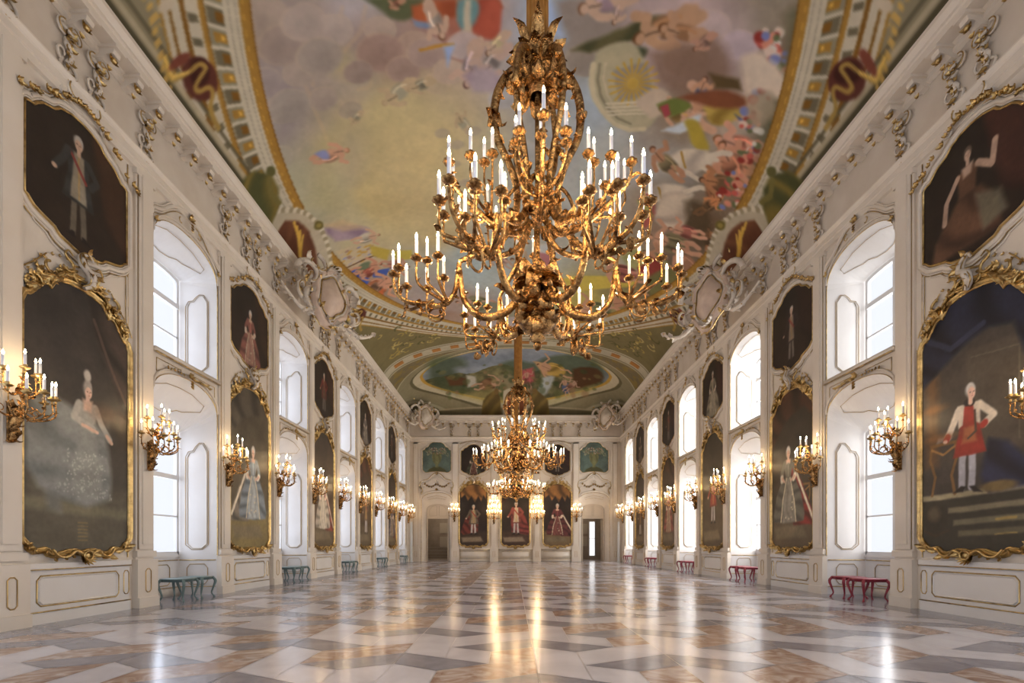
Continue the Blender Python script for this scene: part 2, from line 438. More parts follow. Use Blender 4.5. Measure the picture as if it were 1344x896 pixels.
        for sg in (-1, 1):
            cscroll(m, p + sg*.16, 8.78, .17, PI/2 if sg > 0 else PI/2, sg*-4.2, .035, .06)
            cscroll(g, p + sg*.16, 8.80, .19, PI/2, sg*-3.8, .012, .09)
            cscroll(m, p + sg*.42, 8.60, .10, PI/2, sg*4.2, .025, .05)
            # side drops of small gilt flowers between the pictures
            for j in range(6):
                lump(g, p + sg*(.28 + j*.13), 5.98 - .025*j*j + rnd.uniform(-.02, .02), .045, .03, 4, 1, rnd)
        m.build('bay_moulding', PLASTER, wo); g.build('bay_gilding', GOLD, wo)
    # architrave
    # frieze drops and modillions
    drop = MB(mp); dr = [None]
    def make_drop(s, mid):
        d = MB(); q = random.Random(5)
        d.cur = 0
        d.tube(spline([(-.12,.03,9.86),(-.05,.09,9.78),(.05,.09,9.78),(.12,.03,9.86)],3),.03,5)
        cscroll(d, -.08, 9.76, .15, PI/2, 4, .034, .06); cscroll(d, .08, 9.76, .15, PI/2, -4, .034, .06)
        d.tube(spline([(0, .04, 9.70), (.05, .09, 9.55), (-.04, .07, 9.40), (.02, .05, 9.25)], 4), .045, 6)
        d.tube(spline([(.0, .04, 9.34), (-.15, .05, 9.24), (-.12, .07, 9.10), (.02, .06, 9.05), (.14, .06, 9.14), (.10, .05, 9.28)], 4), .026, 5)
        cscroll(d, .10, 9.36, .12, -PI/2, 5, .026, .05)
        d.cur = 1
        lump(d, 0, 9.72, .14, .06, 6, 1, q); lump(d, .02, 9.50, .12, .08, 6, 1, q); lump(d, -.02, 9.32, .10, .06, 5, 1, q); lump(d, .02, 9.03, .11, .05, 6, 1, q)
        cscroll(d, -.08, 9.76, .165, PI/2, 4, .012, .09); cscroll(d, .08, 9.76, .165, PI/2, -4, .012, .09)
        for j in range(6): d.leaf((0, .05, 9.66 - .11*j), ((-1)**j*.8, .4, -.7), (0, 1, 0), .16, .055, 1.2, 4)
        return d
    dm = make_drop(0, 0)
    proto = dm.build('frieze_drop', [STUCCO, GOLD], wo)
    first = True
    spots = [p + e for p in PK for e in (-.28, .28)] + [w + e for w in WK for e in (-1.33, 1.33) if w + e < YF]
    rz = PI/2 * (1 if side > 0 else -1)
    for s in sorted(spots):
        if s < 3: continue
        o = proto if first else proto.copy()
        if not first: C.objects.link(o)
        first = False; o.parent = wo
        o.location = (side * HW, s, -.08); o.rotation_euler = (0, 0, rz)
    # modillion: scrolled bracket under the cornice with a gilt boss
    mm = MB(); mm.cur = 0
    prof = [(0, 9.86), (.12, 9.88), (.20, 9.93), (.27, 9.95), (.33, 9.95), (.35, 10.0), (.35, 10.05)]
    for sx in (-.075, .075):
        mm.add([(sx, y, z) for y, z in prof] + [(sx, 0, 10.05)], [tuple(range(len(prof)+1))])
    mm.grid([[(-.075, y, z), (.075, y, z)] for y, z in prof])
    mm.box(-.115, .115, 0, .42, 10.03, 10.09)
    mo = mm.build('modillion', PLASTER, wo, smooth=False)
    gb = MB(); lump(gb, 0, 9.89, .12, .24, 7, .9, random.Random(2)); gb.ball((0, .29, 9.88), .05, 8, 5); gb.leaf((0, .2, 9.80), (0, -.4, -1), (0, 1, 0), .1, .05, 1, 4)
    bo = gb.build('gilt_boss', GOLD, mo)
    y = 2.6; k = 0
    while y < YF - .9:
        if k == 0: o = mo; b = bo
        else:
            o = mo.copy(); C.objects.link(o); b = bo.copy(); C.objects.link(b); b.parent = o
        o.parent = wo; o.location = (side * HW, y, 0); o.rotation_euler = (0, 0, rz)
        y += .5095 + .04; k += 1
    return wo
def mirror(side): return 1 if side < 0 else -1
# picture outlines: half widths and heights from the floor
LOWT = [(0,5.60),(.2,5.585),(.4,5.54),(.48,5.48),(.53,5.37),(.55,5.34),(.60,5.38),(.68,5.35),(.80,5.2),(.86,5.1),(.88,5.06),(.93,5.08),(.98,5.03),(1,4.93)]
LOWB = [(0,1.14),(.12,1.17),(.25,1.17),(.45,1.11),(.55,1.13),(.62,1.21),(.8,1.18),(.88,1.24),(.95,1.31),(1,1.38)]
UPT = [(0,8.45),(.2,8.43),(.42,8.35),(.47,8.27),(.7,8.18),(.82,8.07),(.86,8.01),(.92,8.03),(1,7.98)]
UPB = [(0,6.2),(.12,6.23),(.42,6.3),(.5,6.38),(.75,6.45),(.88,6.5),(.93,6.58),(1,6.6)]
def up_top(u): return float(np.interp(abs(u), *zip(*UPT)))
def up_bot(u): return float(np.interp(abs(u), *zip(*UPB)))
def closed_outline(hw, T, B, n=40):
    us = np.linspace(-1, 1, n + 1)
    bt = [(u*hw, float(np.interp(abs(u), *zip(*B)))) for u in us]
    tp = [(u*hw, float(np.interp(abs(u), *zip(*T)))) for u in us[::-1]]
    # side points
    r = [(hw, bt[-1][1] + (tp[0][1]-bt[-1][1])*t) for t in (.25, .5, .75)]
    l = [(-hw, tp[-1][1] + (bt[0][1]-tp[-1][1])*t) for t in (.25, .5, .75)]
    return bt + r + tp + l
wall_l = build_wall('wall_left', -1, 11)
wall_r = build_wall('wall_right', 1, 12)

# ---------------------------------------------------------------- cornice, architrave, base: swept round the three visible walls
def sweep_room(name, prof, m, kind='structure', ends=None, smooth=False):
    mb = MB(); rows = []
    for (d, z) in prof:
        rows.append([(-HW + d, YN, z), (-HW + d, YF - d, z), (HW - d, YF - d, z), (HW - d, YN, z)])
    mb.grid(rows); return tag(mb.build(name, m, smooth=smooth), kind=kind)
sweep_room('trim_1', [(0,8.60),(.055,8.62),(.055,8.74),(.08,8.76),(.08,8.88),(.10,8.90),(.135,8.96),(.135,8.99),(.05,9.04),(.015,9.06)], PLASTER)
sweep_room('trim_2', [(.015,9.06),(.015,9.92)], FRIEZE)
sweep_room('trim_3', [(.02,9.92),(.09,9.96),(.09,10.05),(.15,10.08),(.41,10.08),(.41,10.20),(.44,10.22),(.44,10.28),(.50,10.38),(.50,10.46),(.45,10.47),(0,10.50)], PLASTER)
# windows: frames, glazing bars and panes
n = 0
for side in (-1, 1):
    mp = (lambda p: (-HW + p[1], p[0], p[2])) if side < 0 else (lambda p: (HW - p[1], p[0], p[2]))
    for w in WK:
        for (z0, B, bars) in ((.98, LOW_B, (1.93, 2.88)), (UPSILL + .05, UP_B, (6.32, 7.08))):
            n += 1; mb = MB(mp); hw = NB - .02
            S = svals(hw); d0, d1 = -ND - .05, -ND + .02
            inner = .80
            rows = []
            for (h_, dd) in ((1, d1), (.92, d1), (.90, d0)):
                rows.append([(w-hw*h_, dd, z0 + (1-h_))] + [(w+s_*h_, dd, arch(s_, hw, *B) - (1-h_)*1.0) for s_ in S] + [(w+hw*h_, dd, z0 + (1-h_))])
            mb.grid(rows)
            mb.box(w-hw, w+hw, d0, d1, z0, z0+.09)
            top = B[0] + B[1]
            mb.box(w-.045, w+.045, d0, d1+.02, z0, top-.03)
            for j, zb in enumerate(bars):
                t = .02 if j == 0 else .055
                mb.box(w-hw+.03, w+hw-.03, d0+.01, d1 + (.0 if j == 0 else .03), zb-t, zb+t)
            fr = tag(mb.build('window_%d' % n, WINP, smooth=False), kind='structure')
            pb = MB(mp); pts = [(w-hw+.02, d0+.015, z0+.05)] + [(w+s_*.98, d0+.015, arch(s_, hw, *B)-.02) for s_ in S] + [(w+hw-.02, d0+.015, z0+.05)]
            pb.add(pts, [tuple(range(len(pts)))]); pb.build('pane', PANE, fr, smooth=False)

# ---------------------------------------------------------------- end wall with its two doorways
DX = 5.68; DW = .80; DH = 3.12
def back_wall():
    mp = lambda p: (p[0], YF - p[1], p[2])
    wall = MB(mp)
    DN = 1.12
    ed = [-HW, -DX-DN, -DX+DN, DX-DN, DX+DN, HW]
    for i in (0, 2, 4): wall.quad((ed[i],0,0), (ed[i+1],0,0), (ed[i+1],0,10.2), (ed[i],0,10.2))
    A_F = (4.35, .62); A_B = (3.72, .48)
    for c in (-DX, DX):
        S = svals(DN); SB = svals(DW + .03)
        for i in range(NSEG):
            wall.quad((c+S[i],0,arch(S[i],DN,*A_F)), (c+S[i+1],0,arch(S[i+1],DN,*A_F)), (c+S[i+1],0,10.2), (c+S[i],0,10.2))
            # shallow recess, its arched ceiling and its back above the door opening
        rows = [[(c-DN*(1-t)-(DW+.03)*t, -.45*t, 0)] + [(c+S[i]*(1-t)+SB[i]*t, -.45*t, arch(S[i],DN,*A_F)*(1-t)+arch(SB[i],DW+.03,*A_B)*t) for i in range(NSEG+1)] + [(c+DN*(1-t)+(DW+.03)*t, -.45*t, 0)] for t in (0, .35, .7, 1)]
        wall.grid(rows)
    wo = wall.build('wall_back', PLASTER, smooth=False, kind='structure')
    # pilasters
    for c in (-7.2, -4.35, -1.55, 1.55, 4.35, 7.2):
        p = MB(mp); w_ = .26 if abs(c) < 7 else .22
        p.box(c-w_, c+w_, 0, .05, .95, 8.61); p.box(c-w_+.06, c+w_-.06, .05, .09, 1.12, 8.6); p.box(c-w_+.12, c+w_-.12, .09, .12, 1.2, 8.5)
        p.box(c-w_-.03, c+w_+.03, 0, .12, 0, .95); p.box(c-w_-.02, c+w_+.02, 0, .09, 8.50, 8.60)
        po = p.build('pilaster', PLASTER, wo, smooth=False)
        g = MB(mp)
        for s_ in (c-w_+.055, c+w_-.055): g.box(s_-.01, s_+.01, .05, .065, 1.12, 8.6)
        g.tube([(c+x, .125, z) for x, z in ((-.08,.34),(.08,.34),(.08,.74),(-.08,.74))], .012, 4, True)
        g.build('gilt_edging', GOLDL, po)
    m = MB(mp); g = MB(mp)
    for c in (-3.03, 0, 3.03):
        m.box(c-1.25, c+1.25, 0, .03, 0, .86); m.box(c-1.25, c+1.25, 0, .055, 0, .18); m.box(c-1.25, c+1.25, 0, .08, .86, .95)
        g.box(c-1.25, c+1.25, .05, .07, .18, .2); g.box(c-1.25, c+1.25, .075, .09, .84, .862)
        g.tube([(c+x, .035, z) for x, z in ((-1.0,.32),(1.0,.32),(1.0,.74),(-1.0,.74))], .013, 4, True)
        for x in (-1.22, 1.22): g.tube([(c+x, .01, 1), (c+x, .01, 8.5)], .013, 4)
        out = closed_outline(.90, UPT, UPB)
        for off, r, mm in ((.10, .05, m), (.19, .02, m), (.22, .009, g)):
            q = offset2(out, off); mm.tube([(c + x, .02, z) for x, z in q], r, 5, True)
        rnd = random.Random(int(c) + 50)
        for x in np.linspace(-.95, .95, 18):
            lump(g, c+x, 8.70 - .22*x*x, .07, .05, 4, 1, rnd)
        for x in np.linspace(-.5, .5, 5): lump(g, c+x, 5.98 + .1*math.cos(3*x), .07, .05, 4, 1, rnd)
    for c in (-DX, DX):
        S = svals(DN)
        g.tube([(c-DN, .012, 0)] + [(c+s_, .012, arch(s_, DN, *A_F)) for s_ in S] + [(c+DN, .012, 0)], .014, 4)
        m.tube([(c+s_, .03, arch(s_, DN, *A_F)+.13) for s_ in S], .05, 5)
        # overdoor of white rocaille with a gilt garland
        for sg in (-1, 1):
            m.tube(spline([(c, .05, 6.42), (c+sg*.35, .08, 6.20), (c+sg*.62, .06, 5.92), (c+sg*1.0, .05, 5.82), (c+sg*1.18, .04, 5.70)], 5), .055, 6)
            m.tube(spline([(c, .05, 6.25), (c+sg*.32, .08, 6.05), (c+sg*.60, .06, 5.78), (c+sg*.95, .05, 5.70)], 5), .03, 5)
            m.tube(spline([(c+sg*1.12, .05, 5.75), (c+sg*1.2, .08, 5.45), (c+sg*1.02, .06, 5.15), (c+sg*1.12, .05, 4.85)], 5), .05, 6)
            cscroll(m, c+sg*.95, 5.45, .22, PI/2, sg*-4.5, .04, .05); cscroll(m, c+sg*.25, 6.10, .2, PI/2, sg*4.3, .035, .05)
            g.tube(spline([(c, .08, 6.46), (c+sg*.35, .11, 6.24), (c+sg*.62, .09, 5.96), (c+sg*1.0, .08, 5.86)], 5), .032, 4)
            g.tube(spline([(c+sg*1.12, .09, 5.78), (c+sg*1.2, .12, 5.45), (c+sg*1.02, .10, 5.15), (c+sg*1.12, .09, 4.85)], 5), .028, 4)
            lump(g, c+sg*1.12, 5.3, .13, .05, 6, 1, random.Random(3)); lump(g, c+sg*1.08, 5.0, .09, .05, 6, 1, random.Random(3))
        rnd = random.Random(9)
        for x in np.linspace(-.85, .85, 12):
            lump(g, c+x, 5.50 + .22*abs(math.sin(PI*x/.85)) * -1 + .12, .11, .06, 6, 1, rnd)
        lump(g, c, 6.35, .16, .08, 7, 1, rnd); lump(g, c, 5.2, .13, .06, 6, 1, rnd); lump(m, c, 5.75, .2, .04, 7, 1, rnd)
        # frame of the vase picture
        out = closed_outline(1.02, VT, VB)
        for off, r, mm in ((.06, .045, m), (.15, .02, m), (.02, .012, g)):
            mm.tube([(c + x, .02, z) for x, z in offset2(out, off)], r, 5, True)
        cscroll(m, c-.1, 8.80, .12, PI/2, 4, .03, .05); cscroll(m, c+.1, 8.80, .12, PI/2, -4, .03, .05)
        g.tube([(c+x, .012, z) for x, z in ((-.7,4.62),(0,4.78),(.7,4.62),(.62,4.48),(0,4.6),(-.62,4.48))], .01, 4, True)
    m.build('wall_moulding', PLASTER, wo); g.build('wall_gilding', GOLD, wo)
    dropsrc = bpy.data.objects['frieze_drop']; ms = bpy.data.objects['modillion']; bs = bpy.data.objects['gilt_boss']
    for x in (-4.6, -3.3, -2.7, -1.5, 1.5, 2.7, 3.3, 4.6):
        o = dropsrc.copy(); C.objects.link(o); o.parent = wo; o.location = (x, YF, 0); o.rotation_euler = (0, 0, PI)
    x = -6.3
    while x < 6.4:
        o = ms.copy(); C.objects.link(o); o.parent = wo; o.location = (x, YF, 0); o.rotation_euler = (0, 0, PI)
        b = bs.copy(); C.objects.link(b); b.parent = o; x += .55
    # doors: arched fanlight panels above, opening below, one leaf folded back into the next room
    n = 0
    for c in (-DX, DX):
        n += 1; d = MB(mp); S = svals(DW)
        d.box(c-DW, c-DW+.06, -.50, -.40, 0, DH); d.box(c+DW-.06, c+DW, -.50, -.40, 0, DH); d.box(c-DW, c+DW, -.50, -.38, DH, DH+.10)
        pts = [(c-DW, -.44, DH+.1)] + [(c+s_, -.44, arch(s_, DW, *A_B)) for s_ in S] + [(c+DW, -.44, DH+.1)]
        d.add(pts, [tuple(range(len(pts)))])
        for sg in (-1, 1):
            d.tube([(c+sg*.08, -.43, DH+.2), (c+sg*.62, -.43, DH+.2), (c+sg*.62, -.43, 3.75), (c+sg*.45, -.43, 3.98), (c+sg*.2, -.43, 4.06), (c+sg*.08, -.43, 4.06)], .025, 5, True)
        do = tag(d.build('door_%d' % n, mat('door_paint_%d' % n, (.60, .52, .42), .4), smooth=False), kind='structure')
        lf = MB(mp); q = 1
        lf.box(c+DW-.10, c+DW-.05, -1.28, -.50, .01, DH-.02)
        for (z0, z1) in ((.2, .95), (1.1, 1.9), (2.05, 2.9)):
            lf.tube([(c+DW-.105, -1.18, z0), (c+DW-.105, -.6, z0), (c+DW-.105, -.6, z1), (c+DW-.105, -1.18, z1)], .02, 4, True)
        lf.build('door_leaf', GREYD, do, smooth=False)
        hn = MB(mp); hn.ball((c+DW-.14, -1.2, 1.05), .035, 8, 6); hn.tube([(c+DW-.10, -1.2, 1.05), (c+DW-.14, -1.2, 1.05)], .012, 6); hn.build('door_handle', GOLD, do)
    return wo
VT = [(0,8.62),(.3,8.60),(.48,8.50),(.60,8.30),(.72,8.24),(.82,8.20),(.86,8.08),(1,8.02)]
VB = [(0,6.52),(.4,6.50),(.7,6.44),(.85,6.46),(.92,6.55),(1,6.62)]
wall_b = back_wall()
# the room beyond the doors
def beyond():
    mb = MB(); X = 7.9
    mb.cur = 0
    mb.quad((-X, YF+4.2, 0), (-.2, YF+4.2, 0), (-.2, YF+4.2, 5), (-X, YF+4.2, 5)); mb.quad((.2, YF+4.2, 0), (X, YF+4.2, 0), (X, YF+4.2, 5), (.2, YF+4.2, 5))
    mb.quad((-.1, YF+.5, 0), (-.1, YF+4.2, 0), (-.1, YF+4.2, 5), (-.1, YF+.5, 5))
    for x in (-X, X): mb.quad((x, YF+.5, 0), (x, YF+4.2, 0), (x, YF+4.2, 5), (x, YF+.5, 5))
    mb.quad((-X, YF+.46, 5), (X, YF+.46, 5), (X, YF+4.2, 5), (-X, YF+4.2, 5))
    for a, b in ((-X, -DX-.85), (-DX+.85, DX-.85), (DX+.85, X)): mb.quad((a, YF+.47, 0), (b, YF+.47, 0), (b, YF+.47, 5), (a, YF+.47, 5))
    for a in (-DX, DX): mb.quad((a-.85, YF+.47, DH+.05), (a+.85, YF+.47, DH+.05), (a+.85, YF+.47, 5), (a-.85, YF+.47, 5))
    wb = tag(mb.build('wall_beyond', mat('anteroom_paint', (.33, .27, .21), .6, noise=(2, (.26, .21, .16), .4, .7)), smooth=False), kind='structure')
    m2 = MB()
    for z in (.25, .5, .75, 1.0): m2.box(-7.6, -.4, YF+4.14, YF+4.2, z-.02, z+.02)
    for x, z, w_, h_ in ((-5.75, 2.55, .34, .42), (-5.75, 1.45, .34, .42), (5.55, 2.5, .3, .4), (5.55, 1.5, .3, .4)): m2.box(x-w_, x+w_, YF+4.12, YF+4.2, z-h_, z+h_)
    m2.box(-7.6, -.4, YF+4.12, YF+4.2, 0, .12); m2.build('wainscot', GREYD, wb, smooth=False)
    fr = MB(); x0, x1 = 6.02, 6.42
    for a, b in ((x0-.05, x0), (x1, x1+.05)): fr.box(a, b, YF+4.08, YF+4.16, .3, 3.1)
    for z in (.3, 1.7, 3.05): fr.box(x0, x1, YF+4.08, YF+4.16, z, z+.05)
    wn = tag(fr.build('window_29', WINP, smooth=False), kind='structure')
    pn = MB(); pn.quad((x0, YF+4.14, .3), (x1, YF+4.14, .3), (x1, YF+4.14, 3.1), (x0, YF+4.14, 3.1)); pn.build('pane', mat('lit_pane', (.8,.8,.8), .3, emis=((.95,.97,1), 1.2)), wn)
    for x in (-5.6, 4.4):  # added fill lights that brighten the dark anteroom, with no fixture of their own
        l = bpy.data.lights.new('anteroom_fill', 'POINT'); l.energy = 60; l.color = (1, .82, .62); l.shadow_soft_size = .3
        lo = bpy.data.objects.new('anteroom_fill', l); C.objects.link(lo); lo.location = (x, YF+2.2, 3.9)
beyond()
# ---------------------------------------------------------------- painter: colour fields computed with numpy
_rs = np.random.RandomState(3)
def vnoise(h, w, cell):
    gh, gw = int(h / cell) + 3, int(w / cell) + 3
    g = _rs.rand(gh, gw); y = np.arange(h) / cell; x = np.arange(w) / cell
    yi, xi = y.astype(int), x.astype(int); fy, fx = y - yi, x - xi
    fy = fy*fy*(3-2*fy); fx = fx*fx*(3-2*fx)
    a = g[yi][:, xi]; b = g[yi][:, xi+1]; c_ = g[yi+1][:, xi]; d = g[yi+1][:, xi+1]
    return (a*(1-fx)+b*fx)*(1-fy)[:, None] + (c_*(1-fx)+d*fx)*fy[:, None]
def fbm(h, w, cell, o=4):
    s = 0; a = 1; t = 0
    for _ in range(o):
        s = s + a * vnoise(h, w, max(cell, 1.01)); t += a; a *= .55; cell /= 2
    return s / t - .5
class Cv:
    def __init__(s, x0, x1, y0, y1, res, base=(30, 22, 18), warp=.03, cell=.3):
        s.x0, s.y0, s.res = x0, y0, res
        s.w = int((x1-x0)/res)+1; s.h = int((y1-y0)/res)+1
        X, Y = np.meshgrid(x0 + np.arange(s.w)*res, y0 + np.arange(s.h)*res)
        s.X0, s.Y0 = X, Y
        s.X = X + warp * 2 * fbm(s.h, s.w, cell/res); s.Y = Y + warp * 2 * fbm(s.h, s.w, cell/res)
        s.c = np.tile(np.array(base, float), (s.h, s.w, 1))
    def blend(s, a, col, sl=(slice(None), slice(None))):
        a = a[..., None]; s.c[sl] = s.c[sl] * (1-a) + np.array(col, float) * a
    def win(s, x0, x1, y0, y1, pad):
        i0 = max(0, int((y0-pad-s.y0)/s.res)); i1 = min(s.h, int((y1+pad-s.y0)/s.res)+1)
        j0 = max(0, int((x0-pad-s.x0)/s.res)); j1 = min(s.w, int((x1+pad-s.x0)/s.res)+1)
        return (slice(i0, i1), slice(j0, j1)) if i1 > i0 and j1 > j0 else None
    def ell(s, cx, cy, rx, ry, col, rot=0, soft=.15, a=1.0):
        r = max(rx, ry)*1.3; sl = s.win(cx-r, cx+r, cy-r, cy+r, .1)
        if sl is None: return
        x, y = s.X[sl]-cx, s.Y[sl]-cy; c_, q = math.cos(rot), math.sin(rot)
        u = (x*c_+y*q)/rx; v = (-x*q+y*c_)/ry; d = np.sqrt(u*u+v*v)
        s.blend(a*np.clip((1-d)/soft+.5, 0, 1), col, sl)
    def sd(s, pts, sl):
        x, y = s.X[sl], s.Y[sl]; d = np.full(x.shape, 1e9); ins = np.zeros(x.shape, bool); n = len(pts)
        for i in range(n):
            ax, ay = pts[i]; bx, by = pts[(i+1) % n]; ex, ey = bx-ax, by-ay
            t = np.clip(((x-ax)*ex+(y-ay)*ey)/max(ex*ex+ey*ey, 1e-9), 0, 1)
            d = np.minimum(d, (x-ax-t*ex)**2+(y-ay-t*ey)**2)
            if abs(ey) > 1e-9:
                cr = ((ay > y) != (by > y)) & (x < ex*(y-ay)/ey+ax); ins ^= cr
        d = np.sqrt(d); return np.where(ins, d, -d)
    def poly(s, pts, col, soft=.02, a=1.0, shade=None):
        xs = [p[0] for p in pts]; ys = [p[1] for p in pts]; sl = s.win(min(xs), max(xs), min(ys), max(ys), soft*2+.1)
        if sl is None: return
        d = s.sd(pts, sl); al = a*np.clip(d/soft*.5+.5, 0, 1)
        s.blend(al, col, sl)
        if shade:   # drapery folds: strokes of a second colour inside the shape
            col2, ang, fr, st = shade
            u = (s.X[sl]*math.cos(ang)+s.Y[sl]*math.sin(ang)); v = (-s.X[sl]*math.sin(ang)+s.Y[sl]*math.cos(ang))
            f = np.sin(u*fr+2.0*np.sin(v*fr*.23+u*2))*.5+.5
            s.blend(al*st*f**2, col2, sl)
    def line(s, pts, w, col, a=1.0, soft=None):
        soft = soft or w*.5; xs = [p[0] for p in pts]; ys = [p[1] for p in pts]
        sl = s.win(min(xs), max(xs), min(ys), max(ys), w+soft+.1)
        if sl is None: return
        x, y = s.X[sl], s.Y[sl]; d = np.full(x.shape, 1e9)
        for (ax, ay), (bx, by) in zip(pts[:-1], pts[1:]):
            ex, ey = bx-ax, by-ay; t = np.clip(((x-ax)*ex+(y-ay)*ey)/max(ex*ex+ey*ey, 1e-9), 0, 1)
            d = np.minimum(d, (x-ax-t*ex)**2+(y-ay-t*ey)**2)
        s.blend(a*np.clip((w-np.sqrt(d))/soft+.5, 0, 1), col, sl)
    def mottle(s, amp, cell):
        s.c = s.c * (1 + amp*2*fbm(s.h, s.w, cell/s.res)[..., None])
    def at(s, x, y):
        fx = np.clip((np.asarray(x)-s.x0)/s.res, 0, s.w-1.001); fy = np.clip((np.asarray(y)-s.y0)/s.res, 0, s.h-1.001)
        j, i = fx.astype(int), fy.astype(int); u, v = (fx-j)[..., None], (fy-i)[..., None]; c_ = s.c
        j1 = np.minimum(j+1, s.w-1); i1 = np.minimum(i+1, s.h-1)
        return (c_[i, j]*(1-u)+c_[i, j1]*u)*(1-v)+(c_[i1, j]*(1-u)+c_[i1, j1]*u)*v
def color_mesh(o, rgb, gain=1.0):
    me = o.data; a = me.color_attributes.new('Col', 'FLOAT_COLOR', 'POINT')
    L = lin(np.clip(rgb, 0, 255)) * gain; n = len(L)
    a.data.foreach_set('color', np.c_[L, np.ones(n)].astype(np.float32).ravel())
def grid_mesh(name, P, nr, nc, m, parent=None):
    """P: (nr*nc,3) vertices of a grid"""
    me = bpy.data.meshes.new(name)
    i = np.arange(nr-1)[:, None]*nc + np.arange(nc-1)[None, :]
    F = np.stack([i, i+1, i+nc+1, i+nc], -1).reshape(-1, 4); nf = len(F)
    me.vertices.add(len(P)); me.vertices.foreach_set('co', P.astype(np.float32).ravel())
    me.loops.add(nf*4); me.loops.foreach_set('vertex_index', F.astype(np.int32).ravel())
    me.polygons.add(nf); me.polygons.foreach_set('loop_start', np.arange(0, nf*4, 4, dtype=np.int32))
    me.polygons.foreach_set('use_smooth', np.ones(nf, bool))
    me.update(); me.validate(); me.materials.append(m)
    o = bpy.data.objects.new(name, me); C.objects.link(o); o.parent = parent; return o

